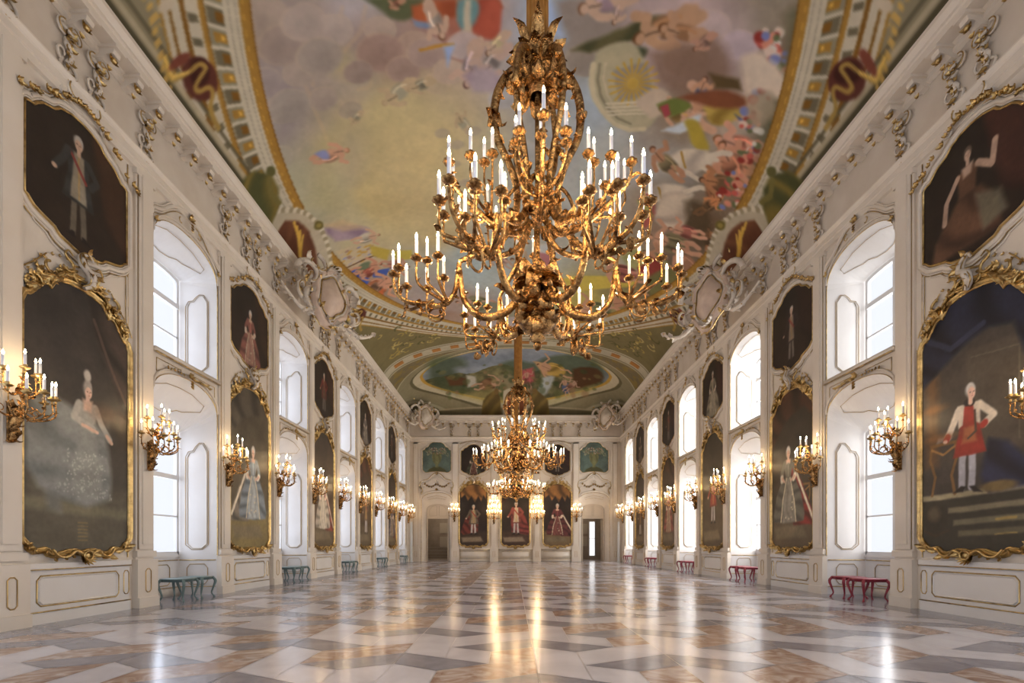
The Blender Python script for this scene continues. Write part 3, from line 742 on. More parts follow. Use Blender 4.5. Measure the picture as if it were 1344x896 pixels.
# ---------------------------------------------------------------- the painted vault
YC = 16.45
def vault(x, y):
    u = np.clip(np.abs(x)/HW, 0, 1); v = np.clip((np.abs(y-YC)-13.05)/5.5, 0, 1)
    return 10.3 + 3*np.sqrt(1-u**2)*np.sqrt(1-v**2)
def pl(pts):
    """where the sight line of a traced photograph point meets the vault, in plan"""
    P = np.array(pts, float); z = np.full(len(P), 14.)
    for _ in range(120):
        X = CAMX+(P[:, 0]-VPX)/F_PX*z; zn = (vault(X, z)-CAMZ)*F_PX/(VPY-P[:, 1]); z = .7*z+.3*zn
    return [(float(a), float(b)) for a, b in zip(CAMX+(P[:, 0]-VPX)/F_PX*z, z)]
def ceiling():
    cv = Cv(-HW, HW, 6.0, YF, .025, (134, 128, 106), warp=.035, cell=.35)
    X, Y = cv.X0, cv.Y0; A, B, OC = 6.91, 11.1, 16.0
    e = np.sqrt((X/A)**2+((Y-OC)/B)**2)+1e-9
    d = (e-1)/np.sqrt((X/(A*A*e))**2+((Y-OC)/(B*B*e))**2)      # metres outside the big oval
    t = np.arctan2((Y-OC)/B, X/A)
    arc = t * (A+B)/2 * 1.0
    # ---- heavens: broad fields, traced colours spread smoothly
    K = [(350,60,(152,140,132)),(420,40,(150,138,132)),(470,10,(172,172,176)),(500,60,(146,124,116)),(400,130,(150,141,130)),(340,130,(140,134,134)),
      (450,180,(172,162,116)),(520,160,(182,170,118)),(560,200,(186,170,112)),(380,230,(150,152,134)),(440,260,(160,160,126)),(500,260,(184,166,110)),
      (560,300,(180,164,122)),(470,300,(164,158,126)),(420,290,(150,153,138)),(480,345,(170,152,126)),(520,120,(172,166,124)),(590,110,(172,160,140)),
      (640,95,(168,160,146)),(660,60,(156,154,158)),(715,20,(150,168,192)),(620,200,(170,168,152)),(700,250,(160,166,162)),(760,60,(140,130,120)),
      (800,30,(150,140,136)),(850,10,(166,150,150)),(900,50,(182,164,166)),(960,80,(172,160,168)),(1010,30,(132,126,112)),(1035,80,(116,100,86)),
      (770,130,(150,165,178)),(780,185,(164,170,168)),(740,250,(160,166,166)),(850,225,(168,170,172)),(890,150,(126,112,92)),(935,110,(108,86,78)),
      (990,130,(188,170,158)),(960,170,(176,166,152)),(1015,170,(78,80,64)),(950,220,(116,106,90)),(900,215,(140,140,138)),(860,260,(150,140,124)),
      (920,290,(96,78,60)),(985,220,(116,92,70)),(880,320,(132,112,98)),(820,330,(150,150,130)),(905,350,(98,86,74)),(870,385,(96,88,68)),
      (620,350,(150,164,166)),(700,375,(158,170,174)),(560,385,(148,140,136)),(480,375,(122,102,90)),(660,418,(150,142,142)),(590,400,(142,118,104)),
      (760,395,(164,152,86)),(810,390,(130,122,84)),(430,310,(156,150,134)),(540,340,(158,160,150)),(580,60,(150,132,130)),(440,90,(158,150,144)),(600,20,(156,90,70)),(370,180,(146,142,132)),(330,60,(138,132,132)),(730,120,(150,158,166)),(640,270,(164,166,156))]
    kp = pl([(a, b) for a, b, _ in K]); acc = np.zeros(cv.c.shape); ws = np.zeros(X.shape)
    Xw, Yw = X + 1.3*fbm(cv.h, cv.w, 80), Y + 1.3*fbm(cv.h, cv.w, 80)
    for (kx, ky), (_, _, col) in zip(kp, K):
        wgt = 1/(((Xw-kx)**2*1.0+(Yw-ky)**2*.6)+.25)**1.9; acc += wgt[..., None]*np.array(col, float); ws += wgt
    sky = acc/ws[..., None]
    puff = fbm(cv.h, cv.w, 46, 5); sky *= (1 + .15*puff[..., None])
    edge = np.clip(1-np.abs(puff)/.015, 0, 1)*.12
    sky = sky*(1-edge[..., None]) + np.array((196, 176, 150.))*edge[..., None]
    inn = e < 1; cv.c[inn] = sky[inn]
    # ---- traced figures, clouds, drapery
    def P(col, *pts, soft=.05, a=1.0, shade=None):
        q = pl(pts)
        if len(q) > 4:
            w_ = spline([(u_, v_, 0) for u_, v_ in q[-2:] + q + q[:2]], 3); q = [(p_[0], p_[1]) for p_ in w_[6:-7]]
        cv.poly(q, col, soft, a, shade)
    def L(col, w, *pts, a=1.0): cv.line(pl(pts), w, col, a)
    def E(col, x, y, r, r2=None, rot=0, a=1.0, soft=.3):
        (cx, cy), = pl([(x, y)]); cv.ell(cx, cy, r, r2 or r, col, rot, soft, a)
    def person(x, y, sx, sy, skin=(178, 138, 112), cloth=(150, 70, 50), hair=(90, 60, 40), s=1.0):
        """loose baroque figure lying from (x,y) towards (x+sx,y+sy), photo pixels"""
        skin = tuple(.72*c_+.28*g_ for c_, g_ in zip(skin, (150,138,122))); cloth = tuple(.78*c_+.22*g_ for c_, g_ in zip(cloth, (140,128,112)))
        n_ = math.hypot(sx, sy); ux, uy = sx/n_, sy/n_; vx, vy = -uy, ux; q = n_*.16*s
        def pt(a, b): return (x+ux*a*n_+vx*b*q, y+uy*a*n_+vy*b*q)
        dk = tuple(c_*.55 for c_ in cloth); lt = tuple(min(255, c_*1.3) for c_ in cloth)
        P(cloth, pt(.35,-1.1), pt(.6,-1.6), pt(.95,-1.2), pt(1.05,-.2), pt(.9,1.0), pt(.6,1.5), pt(.38,.9), soft=.05, shade=(dk, math.atan2(ux, uy), 9, .7))
        P(skin, pt(.12,-.5), pt(.2,-.9), pt(.42,-.8), pt(.5,0), pt(.42,.8), pt(.2,.9), pt(.12,.5), soft=.05)
        L(skin, .07*n_/40, pt(.2,-.8), pt(.32,-2.0), pt(.12,-2.8)); L(skin, .07*n_/40, pt(.2,.8), pt(.36,1.9), pt(.55,2.4))
        L(skin, .085*n_/40, pt(.85,-.6), pt(1.1,-1.0), pt(1.25,-.6)); L(skin, .085*n_/40, pt(.9,.4), pt(1.15,.6), pt(1.35,.3))
        L(tuple(c_*.62 for c_ in skin), .022*n_/40, pt(.15,.0), pt(.48,.15), a=.8)
        L(lt, .03*n_/40, pt(.45,-.8), pt(.7,-1.0), pt(.95,-.6), a=.8)
        (hx, hy), = pl([pt(0, 0)]); cv.ell(hx, hy, .085*n_/40, .10*n_/40, hair, 0, .4); (hx, hy), = pl([pt(.03, .12)]); cv.ell(hx, hy, .07*n_/40, .085*n_/40, skin, 0, .4)
    # upper left clouds with warm edges
    for c_, pp in (((142,130,128),((322,20),(380,10),(420,50),(400,78),(345,72),(325,50))), ((158,146,138),((392,20),(470,8),(500,36),(470,60),(420,48))),
                   ((138,116,110),((452,36),(520,40),(556,86),(520,112),(470,70),(450,60))), ((172,168,176),((440,0),(474,0),(470,26),(450,40),(438,20))),
                   ((150,140,132),((410,60),(470,50),(486,112),(440,118),(412,96))), ((142,134,136),((332,110),(390,90),(400,160),(370,190),(344,170))),
                   ((176,166,112),((438,70),(452,74),(456,96),(444,92)))):
        P(c_, *pp, soft=.35, a=.75)
    for pp in (((330,10),(324,50),(345,72),(388,68)), ((410,112),(412,60),(440,42),(450,10)), ((452,66),(474,40),(480,10)), ((474,60),(520,80),(530,66)), ((470,118),(486,112),(482,80)), ((400,110),(424,170),(430,190)), ((430,200),(500,130),(590,118))):
        sp_ = [(q[0], q[1]) for q in spline([(a_, b_, 0) for a_, b_ in pp], 6)]; L((188,164,130), .05, *sp_, a=.28)
    P((176,166,128),(455,135),(490,112),(560,104),(615,120),(650,170),(640,240),(570,310),(500,335),(440,300),(405,240),(425,180), soft=.9, a=.6)
    P((194,178,136),(520,140),(590,150),(622,200),(590,260),(530,290),(490,250),(480,190), soft=.8, a=.6)
    P((172,168,140),(430,210),(450,214),(470,270),(500,320),(480,330),(450,300),(436,250), soft=.25, a=.5); P((156,148,136),(444,176),(470,170),(480,200),(466,240),(448,230), soft=.35, a=.45)
    for (x, y, r, c_) in ((330,45,.5,(150,138,130)),(440,40,.4,(164,154,148)),(395,95,.4,(154,144,136)),(335,140,.35,(150,144,142)),(425,130,.35,(152,142,134)),(460,145,.3,(152,142,128)),(365,210,.4,(154,150,138)),(500,40,.35,(164,150,140)),(545,60,.4,(160,140,128)),(575,110,.35,(174,160,136)),(345,30,.55,(158,146,136)),(372,60,.5,(146,134,128)),(400,30,.45,(160,150,144)),(420,75,.5,(146,138,132)),(500,70,.55,(146,124,116)),(530,92,.4,(150,130,122)),(560,70,.45,(158,140,134)),(590,95,.4,(172,156,142)),(345,110,.4,(146,138,138)),(380,140,.5,(146,140,134)),(350,175,.35,(142,138,138)),(470,95,.35,(140,126,120)),(610,60,.4,(170,160,160)),(660,130,.4,(166,166,168)),(770,80,.5,(136,128,120)),(900,80,.5,(138,116,104)),(870,40,.5,(170,156,156)),(930,40,.5,(180,166,168)),(970,60,.4,(172,160,170)),(690,200,.5,(164,166,166)),(740,170,.5,(158,166,172)),(720,330,.6,(168,174,176)),(650,300,.5,(166,170,164))):
        E(tuple(c_[i]*.6+(200,180,146)[i]*.4 for i in range(3)), x-1, y-1, r*1.05, r*.82, a=.55, soft=.10); E(c_, x, y, r, r*.78, a=.8, soft=.22); E(tuple(c*.90 for c in c_), x+4, y+6, r*.6, r*.45, a=.5, soft=.9)
    # faint angels in the yellow light
    for (x, y, sx, sy) in ((505,135,32,-22),(538,118,24,-10),(462,162,10,-12),(600,150,14,20)):
        person(x, y, sx, sy, (180,160,126), (150,148,128), (160,140,110))
    for x, y in ((600,190),(595,215),(610,240),(580,175),(622,172)): E((150,140,132), x, y, .22, .16, a=.5)
    # large cloak group at the top edge
    P((86,92,66),(478,0),(560,0),(560,14),(530,26),(505,20), soft=.05); person(512,10,14,-8,(176,128,100),(110,60,48))
    P((168,92,58),(540,8),(600,0),(650,0),(656,14),(600,22),(560,30),(536,24), soft=.05, shade=((110,54,36),.6,8,.6))
    P((160,82,64),(628,0),(657,0),(654,50),(636,50),(618,38),(626,20), soft=.05, shade=((112,50,40),1.2,8,.6))
    P((98,132,134),(600,0),(626,0),(624,28),(606,40),(598,20), soft=.05); P((176,168,148),(610,0),(618,0),(618,42),(608,42), soft=.04)
    P((112,130,160),(540,24),(572,34),(560,38),(545,34), soft=.04)
    person(580,48,-14,-34,(190,160,140),(196,186,176)); L((170,128,58),.04,(552,65),(596,58)); P((140,160,196),(582,62),(598,58),(588,88), soft=.05)
    person(612,112,12,-44,(186,158,142),(170,156,164),(96,70,66)); person(628,100,30,-30,(182,156,146),(160,152,150)); person(640,70,20,-20,(186,160,140),(176,168,128))
    P((160,148,156),(608,100),(640,88),(660,110),(640,122),(614,118), soft=.08, shade=((128,110,124),.8,8,.5))
    P((152,172,202),(714,0),(742,0),(750,30),(744,52),(724,44),(716,20), soft=.12)
    P((134,126,120),(728,0),(800,0),(818,26),(780,60),(752,54),(734,30), soft=.12)
    person(765,12,50,-14,(190,160,140),(148,128,146),(110,80,60)); person(806,30,10,-22,(190,160,140),(160,140,140))
    # standard bearer and green garland, upper right
    P((90,86,58),(750,66),(800,44),(850,22),(880,24),(860,44),(810,58),(760,72), soft=.06, shade=((56,60,40),.5,9,.7))
    person(838,50,60,-24,(180,140,108),(132,94,62),(96,66,40)); person(870,36,44,12,(176,136,106),(128,90,60),(90,60,36)); P((66,74,54),(800,88),(830,62),(850,66),(840,80),(818,86), soft=.05)
    P((120,98,84),(850,70),(905,60),(940,50),(960,90),(935,130),(880,118),(856,96), soft=.15, a=.8)
    person(912,64,20,-14,(176,130,110),(120,92,84))
    # temple with the sun shield
    P((160,154,128),(782,70),(800,60),(830,56),(850,90),(862,130),(860,156),(846,170),(826,172),(806,163),(790,147),(780,128),(776,106),(777,86), soft=.05)
    L((182,174,146),.07,(779,84),(776,104),(780,127),(790,146),(806,162),(826,171),(846,169)); L((126,120,100),.035,(787,84),(784,104),(788,124),(797,141),(811,155),(828,163)); L((176,168,142),.03,(794,84),(792,104),(796,122),(804,137),(816,149))
    P((134,130,126),(804,92),(850,82),(858,128),(812,132), soft=.04)
    (cx, cy), = pl([(831, 110)]); cv.ell(cx, cy, .17, .17, (178,150,74), 0, .2)
    for i in range(20):
        a = i*PI/10; cv.line([(cx+.2*math.cos(a), cy+.2*math.sin(a)), (cx+.62*math.cos(a), cy+.62*math.sin(a))], .028, (172,142,66))
    for i in range(4): L((188,180,156),.03,(796,136+i*5),(846,134+i*5))
    P((182,168,150),(832,136),(862,116),(880,128),(868,150),(846,154), soft=.06)
    # procession of figures
    person(898,142,70,4,(200,158,132),(168,140,60),(110,70,40)); person(925,104,-8,30,(190,140,110),(60,80,130),(80,54,40)); person(868,142,34,14,(196,150,124),(150,120,64),(100,64,40))
    P((98,110,56),(862,138),(890,128),(908,140),(884,152),(866,150), soft=.04); P((148,66,74),(866,140),(876,136),(880,150),(872,154), soft=.03)
    P((172,150,78),(922,140),(950,136),(976,148),(950,164),(928,158), soft=.05, shade=((110,90,40),.4,9,.7))
    P((186,196,204),(868,172),(900,158),(920,150),(912,166),(884,178), soft=.05); P((50,70,130),(965,150),(980,160),(992,166),(980,170), soft=.04)
    P((116,72,50),(890,128),(940,118),(976,128),(972,142),(920,140), soft=.06); P((84,70,46),(930,96),(970,104),(974,120),(940,116), soft=.06)
    person(942,182,48,14,(206,150,128),(196,120,100),(120,80,50)); person(930,206,44,14,(198,134,100),(150,90,60),(100,60,40)); person(948,190,20,44,(200,140,112),(170,110,84))
    P((158,142,60),(898,160),(916,160),(930,196),(916,196),(904,182), soft=.05)
    # white horses
    for (x, y) in ((862,214),(850,252),(880,206)):
        P((196,188,172),(x,y),(x+18,y-10),(x+46,y-8),(x+60,y+4),(x+44,y+16),(x+20,y+14),(x+6,y+10), soft=.06, shade=((140,132,124),.2,8,.6))
        L((196,188,172),.09,(x+50,y),(x+68,y-6),(x+78,y-4)); L((190,182,166),.08,(x+40,y+12),(x+56,y+22)); E((196,190,176), x+2, y+4, .2, .13); L((150,120,60),.03,(x+14,y-6),(x+20,y+14))
    P((190,180,164),(868,256),(900,254),(906,280),(890,300),(866,296),(858,276), soft=.07, shade=((130,118,108),1.0,8,.6))
    person(856,196,30,30,(170,120,90),(120,110,80),(90,60,40)); P((130,150,190),(836,232),(850,222),(856,240),(842,248), soft=.06)
    # dark wrestlers, lower right
    person(940,272,-8,-34,(190,118,72),(110,70,46),(60,40,26)); person(944,262,-24,14,(196,122,72),(96,72,48),(50,34,22)); person(922,236,40,6,(160,104,66),(96,70,46),(60,40,28)); person(930,300,0,26,(176,108,66),(80,58,40))
    P((72,62,46),(898,264),(924,270),(934,300),(920,330),(896,300), soft=.12, a=.7)
    P((150,84,78),(840,258),(856,256),(860,280),(846,300),(838,280), soft=.06); P((150,148,84),(836,262),(852,268),(858,284),(842,284), soft=.05)
    person(880,300,34,8,(190,140,116),(150,84,76)); person(852,310,50,16,(186,138,112),(110,104,76)); person(884,328,28,30,(178,126,100),(140,100,80)); person(846,330,30,24,(170,120,92),(116,120,80),(80,60,40))
    P((128,58,54),(832,344),(852,336),(870,352),(850,366),(836,358), soft=.06); P((142,142,96),(812,330),(838,322),(850,344),(828,356), soft=.08); P((106,104,66),(850,364),(880,352),(892,372),(868,392),(848,384), soft=.08)
    P((178,162,78),(738,366),(790,362),(830,366),(826,376),(780,380),(744,384), soft=.06); person(790,352,44,12,(180,130,108),(140,76,70)); person(756,404,44,6,(178,130,104),(96,104,70)); person(800,400,40,-8,(172,122,96),(130,110,70))
    P((150,66,72),(704,300+30),(724,334),(728,352),(712,350), soft=.08, a=.6)
    # flower garlands on the right
    rn = random.Random(4)
    for (x, y, n_) in ((1010,55,26),(1020,80,16),(985,160,14),(1000,120,6),(982,200,20),(965,240,16),(958,262,10)):
        for _ in range(n_):
            E(rn.choice([(180,90,80),(196,180,168),(130,52,46),(110,120,170),(190,130,110),(92,100,70),(196,196,190)]), x+rn.uniform(-14,14), y+rn.uniform(-14,14), rn.uniform(.05,.12), soft=.5)
    P((84,84,62),(1030,20),(1056,10),(1052,80),(1030,140),(1010,170),(1020,110),(1036,60), soft=.12, a=.7); P((84,86,66),(1020,120),(1040,130),(1000,220),(985,230),(1000,180), soft=.15, a=.6)
    P((196,184,168),(972,76),(1000,70),(1030,100),(1024,130),(998,118),(980,124),(975,100), soft=.08); P((150,140,120),(980,128),(1012,120),(1018,150),(990,168),(980,150), soft=.08, a=.8)
    # left lower groups: winged figure, chequered banner, blue cloaks
    P((150,134,146),(424,300),(480,298),(482,306),(460,314),(432,316), soft=.06, shade=((110,92,112),.1,9,.6)); person(497,308,-26,6,(190,152,126),(190,186,170),(110,76,54)); P((184,162,128),(424,296),(450,288),(480,300),(450,304), soft=.08, a=.7)
    P((176,164,134),(440,330),(488,318),(498,332),(456,350), soft=.03)
    for i in range(46):
        u, v = rn.random(), rn.random(); x = 442+u*46+v*12; y = 331-u*11+v*17; E(rn.choice([(120,126,170),(176,140,70),(170,160,150),(140,110,100)]), x, y, .08, .05, a=.8)
    L((84,60,44),.03,(456,351),(498,333)); P((168,150,70),(484,322),(512,328),(508,342),(490,336), soft=.05); P((172,160,76),(514,330),(540,328),(542,340),(520,342), soft=.05)
    P((62,86,168),(454,360),(476,352),(484,366),(480,382),(464,374), soft=.05, shade=((36,50,120),.7,10,.6)); P((64,84,150),(486,356),(512,352),(506,364),(490,364), soft=.04)
    person(500,346,-30,8,(190,130,104),(90,110,84),(90,50,36)); person(520,370,-40,10,(196,140,112),(160,90,60)); person(470,366,20,-12,(186,132,108),(150,74,60)); P((176,96,60),(490,384),(504,378),(502,392),(494,394), soft=.05)
    person(506,366,-20,18,(190,134,110),(120,88,70)); person(536,350,-26,-4,(180,130,108),(140,90,80)); P((150,140,134),(528,384),(600,392),(640,420),(560,404), soft=.15, a=.6)
    person(600,396,40,4,(176,130,110),(110,110,80)); person(640,330,24,16,(168,140,124),(150,120,112)); person(672,340,30,30,(160,140,120),(120,130,90)); P((96,104,80),(604,400),(650,396),(690,414),(640,420), soft=.1, a=.6)
    # small cherub with a blue ribbon
    person(455,197,-34,10,(196,146,120),(196,150,124),(150,104,76)); P((126,134,176),(412,203),(424,196),(430,200),(432,208),(420,209), soft=.04)
    # ---- mouldings of the big oval
    def band(a, b, col, cond=None, al=1.0):
        m = (d >= a) & (d < b)
        if cond is not None: m &= cond
        cv.c[m] = cv.c[m]*(1-al) + np.array(col, float)*al
    W = (176,170,152); G = (146,112,52); GD = (112,80,34); K_ = (98,92,74); GR = (128,124,104)
    band(-.16, .06, G); band(-.16, -.13, GD); band(-.02, 0, (184,146,66), (np.sin(arc*24) > 0)); band(.06, .30, W); band(.12, .14, (140,134,116)); band(.24, .26, (140,134,116))
    per = arc / .62; fr = per - np.floor(per)
    band(.30, .66, GR); band(.30, .66, W, (fr < .10) | ((fr > .5) & (fr < .6))); band(.30, .35, W); band(.36, .62, K_, (fr >= .10) & (fr <= .5))
    band(.36, .50, GD, (fr > .18) & (fr < .42)); band(.36, .58, G, (fr > .68) & (fr < .92)); band(.40, .46, (196,158,74), (fr > .74) & (fr < .86))
    band(.66, .76, G); band(.66, .68, GD); band(.78, .80, (196,158,74), np.sin(arc*18) > 0); band(.76, .98, W); band(.80, .96, K_, np.sin(arc*20) > .45); band(.98, 1.06, GD); band(1.06, 1.20, W); band(1.20, 1.25, GD); band(1.25, 1.34, W); band(1.34, 1.38, G)
    # ---- outside: painted green and stone-coloured architecture
    side = (d > 1.38)
    wallish = np.abs(X)
    cv.c[side & (wallish > 7.1)] = (124,118,96)
    for xx, ww, cc in ((7.28,.03,(86,80,62)),(7.40,.03,(160,150,126)),(7.47,.035,(70,66,50)),(7.53,.03,(140,132,110)),(7.58,.03,(80,74,54))):
        m = (np.abs(wallish-xx) < ww) & (d > .2); cv.c[m] = cc
    green = (d > 1.55) & (wallish < 7.05) & (Y < 12); cv.c[green] = (92,100,76)
    edgeg = ((np.abs(d-1.5) < .05) | (np.abs(wallish-7.1) < .04)) & (Y < 12) & (d > 1.4) & (np.sin(Y*40) > -.3); cv.c[edgeg] = (176,146,84)
    # ---- spandrels beyond the oval, with pale gilt foliage
    arcY = 28.3 - 1.0*(X/7.4)**2
    sp = (d > 1.38) & (Y > 20) & (Y < arcY); cv.c[sp] = (106,98,68)
    rn = random.Random(8)
    for sg in (-1, 1):
        for _ in range(46):
            x = sg*rn.uniform(4.2, 7.0); y = rn.uniform(24.2, 27.2)
            if math.hypot(x/A, (y-OC)/B) < 1.15: continue
            a = rn.uniform(0, 2*PI); r = rn.uniform(.12, .3)
            cv.line([(x+r*math.cos(a+q*.8)*(1-q*.12), y+r*math.sin(a+q*.8)*(1-q*.12)) for q in range(5)], .035, rn.choice([(158,142,86),(146,130,72),(82,80,52),(166,152,98)]))
    # ---- archivolt with brown coffers
    dy = Y - arcY
    def ab(a, b, col, cond=None):
        m = (dy >= a) & (dy < b) & (d > 1.0)
        if cond is not None: m &= cond
        cv.c[m] = col
    ab(0, 6.8, (108,98,74))
    ab(0, .16, (150,144,124)); ab(.16, .22, (104,98,76)); ab(.22, .95, (158,152,132)); fx = X/1.05; fx = fx-np.floor(fx)
    ab(.36, .80, (150,104,56), (fx > .3) & (fx < .75)); ab(.38, .44, (108,74,40), (fx > .3) & (fx < .75)); ab(.95, 1.05, (110,104,82)); ab(1.05, 1.18, (146,140,118))
    # olive field with foliage between archivolt and the small oval
    fol = fbm(cv.h, cv.w, 10, 3); m = (dy > 1.18) & (fol > .05); cv.c[m] = (120,106,64)
    # ---- small oval picture: landscape
    CX, CY, RA, RB = 0, 31.3, 6.2, 1.6
    es = (np.abs(X-CX)/RA)**2.2 + (np.abs(Y-CY)/np.where(Y > CY, 3.35, 1.6))**2.2; es = es**(1/2.3)
    gx = .4*(1/RA+1/RB)
    for a, b, col in ((1.26,1.30,(150,144,120)),(1.10,1.26,(122,116,92)),(1.07,1.10,(90,84,62)),(1.0,1.07,(168,160,136)),(.97,1.0,(166,132,62))):
        cv.c[(es >= a) & (es < b)] = col
    inside = es < .97; lx, ly = X, Y
    horizon = 32.0 + .3*np.sin(X*1.3)+.8*fbm(cv.h, cv.w, 50)
    skyc = np.array((150,160,172.)) + (fbm(cv.h, cv.w, 40)*70)[..., None]
    gr = np.array((124,120,84.)) + (fbm(cv.h, cv.w, 16)*120)[..., None]*np.array((1,.9,.6))
    land = np.where((Y < horizon)[..., None], skyc, gr); cv.c[inside] = land[inside]*.88
    def PI_(col, *pts, **k): P(col, *pts, **k)
    P((70,82,58),(562,476),(580,468),(606,470),(612,480),(596,484),(610,500),(636,506),(600,516),(572,506),(560,490), soft=.3, a=.75)
    P((96,66,44),(584,494),(612,496),(614,506),(590,506), soft=.08); P((184,180,166),(612,492),(624,494),(626,506),(614,508), soft=.08); P((140,130,100),(628,508),(650,496),(668,490),(676,508),(640,514), soft=.12)
    P((74,86,60),(654,480),(676,472),(700,476),(720,468),(760,466),(790,480),(792,500),(770,506),(740,486),(700,490),(668,492), soft=.2, a=.75)
    P((176,90,90),(684,486),(700,482),(702,500),(686,504), soft=.1); P((190,150,110),(700,474),(724,480),(740,490),(724,494),(706,486), soft=.08); person(706,478,34,12,(200,150,116),(196,160,70)); person(690,486,4,20,(196,140,120),(176,80,84))
    P((170,176,176),(712,496),(728,494),(718,516),(704,518),(710,506), soft=.1); P((84,60,40),(752,484),(784,484),(790,500),(760,510),(750,498), soft=.12); person(740,496,4,20,(196,150,124),(70,92,140)); person(758,500,-14,10,(190,150,130),(170,120,100)); person(660,500,-30,6,(196,150,120),(130,90,60))
    P((150,140,88),(600,520),(650,512),(700,526),(740,520),(780,505),(770,516),(720,530),(660,530),(620,526), soft=.15, a=.7)
    for _ in range(60): E(rn.choice([(60,74,46),(84,92,54),(120,112,70),(140,110,80)]), rn.uniform(565,788), rn.uniform(478,522), rn.uniform(.1,.28), soft=.6, a=.6)
    cv.c[inside] *= .86
    # ---- far end strip: dark plinths, centre tablet with two crouching figures
    end = Y > 34.82; cv.c[end] = (96,90,70)
    cv.c[(Y > 33.6) & (np.abs(X) > 5.3) & (es > 1.3)] = (92,88,66)
    cv.c[(np.abs(Y-34.78) < .03) & (es > 1.0)] = (160,150,126)
    # ---- side medallions of maroon with a gilt serpent, rocaille crests, seated green figures; the same on both sides
    def both(fn):
        fn(1); fn(-1)
    def med(sg, cy_):
        x = sg*7.08
        cv.ell(x, cy_, .29, .42, (84,48,40), 0, .1); cv.ell(x-sg*.05, cy_-.1, .18, .26, (58,32,28), .4, .3)
        cv.line([(q[0], q[1]) for q in spline([(a_, b_, 0) for a_, b_ in [(x+sg*.25,cy_-.75),(x+sg*.32,cy_-.4),(x+sg*.1,cy_-.25),(x-sg*.12,cy_-.22),(x-sg*.16,cy_-.08),(x,cy_-.02),(x+sg*.14,cy_+.04),(x+sg*.13,cy_+.17),(x-sg*.05,cy_+.24),(x-sg*.04,cy_+.38),(x+sg*.15,cy_+.6),(x+sg*.2,cy_+1.0)]], 5)], .042, (150,124,66))
        cv.line([(x+sg*.25,cy_-.75),(x+sg*.32,cy_-.4),(x+sg*.1,cy_-.25)], .025, (206,176,96)); cv.ell(x+sg*.1, cy_-.5, .2, .09, (110,62,50), .3, .3)
    for cy_ in (10.6, 21.6): both(lambda s_: med(s_, cy_))
    both(lambda s_: [cv.ell(s_*6.9, 9.3, .14, .1, (178,168,148), 0, .3), cv.ell(s_*6.85, 9.15, .07, .05, (120,80,40))])
    def crest(sg):
        q = lambda pts: [(sg*x, y) for x, y in pts]
        ctr = [(7.62,14.4),(7.3,14.45),(6.95,14.9),(6.72,15.4),(6.62,16.0),(6.66,16.6),(6.78,17.3),(6.98,18.0),(7.3,18.4),(7.62,18.5)]
        cv.poly(q(ctr), (164,156,136), .05)
        for i in range(40):
            t_ = i/39; xx = np.interp(t_*9, range(10), [p[0] for p in ctr]); yy = np.interp(t_*9, range(10), [p[1] for p in ctr]); cv.ell(sg*xx, yy, .07, .09, (186,180,162) if i % 2 else (140,130,106), 0, .4)
        cv.poly(q([(7.62,15.0),(7.25,14.95),(7.02,15.35),(6.94,16.0),(7.0,16.5),(7.12,17.0),(7.3,17.6),(7.62,17.8)]), (92,58,42), .04, shade=((128,88,58), .5, 9, .4))
        for i in range(4): cv.line(q([(7.5,16.6),(7.3-.04*i,16.2-.2*i),(7.12,15.9-.22*i)]), .03, (196,160,74))
        cv.ell(sg*6.64, 16.0, .13, .2, (98,90,50), 0, .3); cv.ell(sg*6.64, 16.0, .07, .1, (130,118,64), 0, .3)
        for y0, m_ in ((13.75, 1), (19.1, -1)):       # seated bronze-green figures
            cv.poly(q([(7.6,y0-.9*m_),(7.2,y0-.7*m_),(6.98,y0-.3*m_),(7.0,y0+.2*m_),(7.25,y0+.7*m_),(7.6,y0+.9*m_)]), (70,72,44), .05, shade=((128,108,52), .8, 9, .7))
            cv.ell(sg*6.93, y0-.35*m_, .1, .15, (84,82,48), 0, .3); cv.line(q([(7.05,y0-.2*m_),(7.2,y0+.2*m_),(7.15,y0+.6*m_)]), .06, (104,96,54))
    both(crest)
    # centre tablet at the far end between two crouching figures
    cv.poly([(-.85,34.0),(-.5,33.85),(0,33.8),(.5,33.85),(.85,34.0),(.9,35.1),(-.9,35.1)], (166,156,134), .03); cv.poly([(-.6,34.2),(0,34.08),(.6,34.2),(.62,35.1),(-.62,35.1)], (112,68,46), .03)
    for s_ in (-1, 1): cv.poly([(s_*1.1,34.3),(s_*1.4,33.9),(s_*1.8,34.1),(s_*2.3,34.5),(s_*2.5,35.1),(s_*1.0,35.1)], (82,70,42), .05, shade=((124,104,56), .8, 9, .6)); cv.ell(s_*1.35, 34.0, .16, .2, (104,84,50), 0, .3)
    cv.c = np.clip(cv.c, 0, 255)
    cv.mottle(.05, .5); cv.mottle(.045, .12)
    c_ = cv.c; c_[1:-1, 1:-1] = (c_[1:-1, 1:-1]*2 + c_[:-2, 1:-1] + c_[2:, 1:-1] + c_[1:-1, :-2] + c_[1:-1, 2:])/6
    # mesh
    xs = HW*np.sin(np.linspace(-PI/2, PI/2, 520))*.35 + np.linspace(-HW, HW, 520)*.65
    ys = np.r_[np.linspace(YN, 6.0, 12), np.arange(6.05, YF+.001, .034), [YF]]
    GX, GY = np.meshgrid(xs, ys); Z = vault(GX, GY)
    o = grid_mesh('ceiling', np.c_[GX.ravel(), GY.ravel(), Z.ravel()], len(ys), len(xs), FRESCO)
    o['kind'] = 'structure'; color_mesh(o, cv.at(GX.ravel(), GY.ravel()), 1.36)
ceiling()
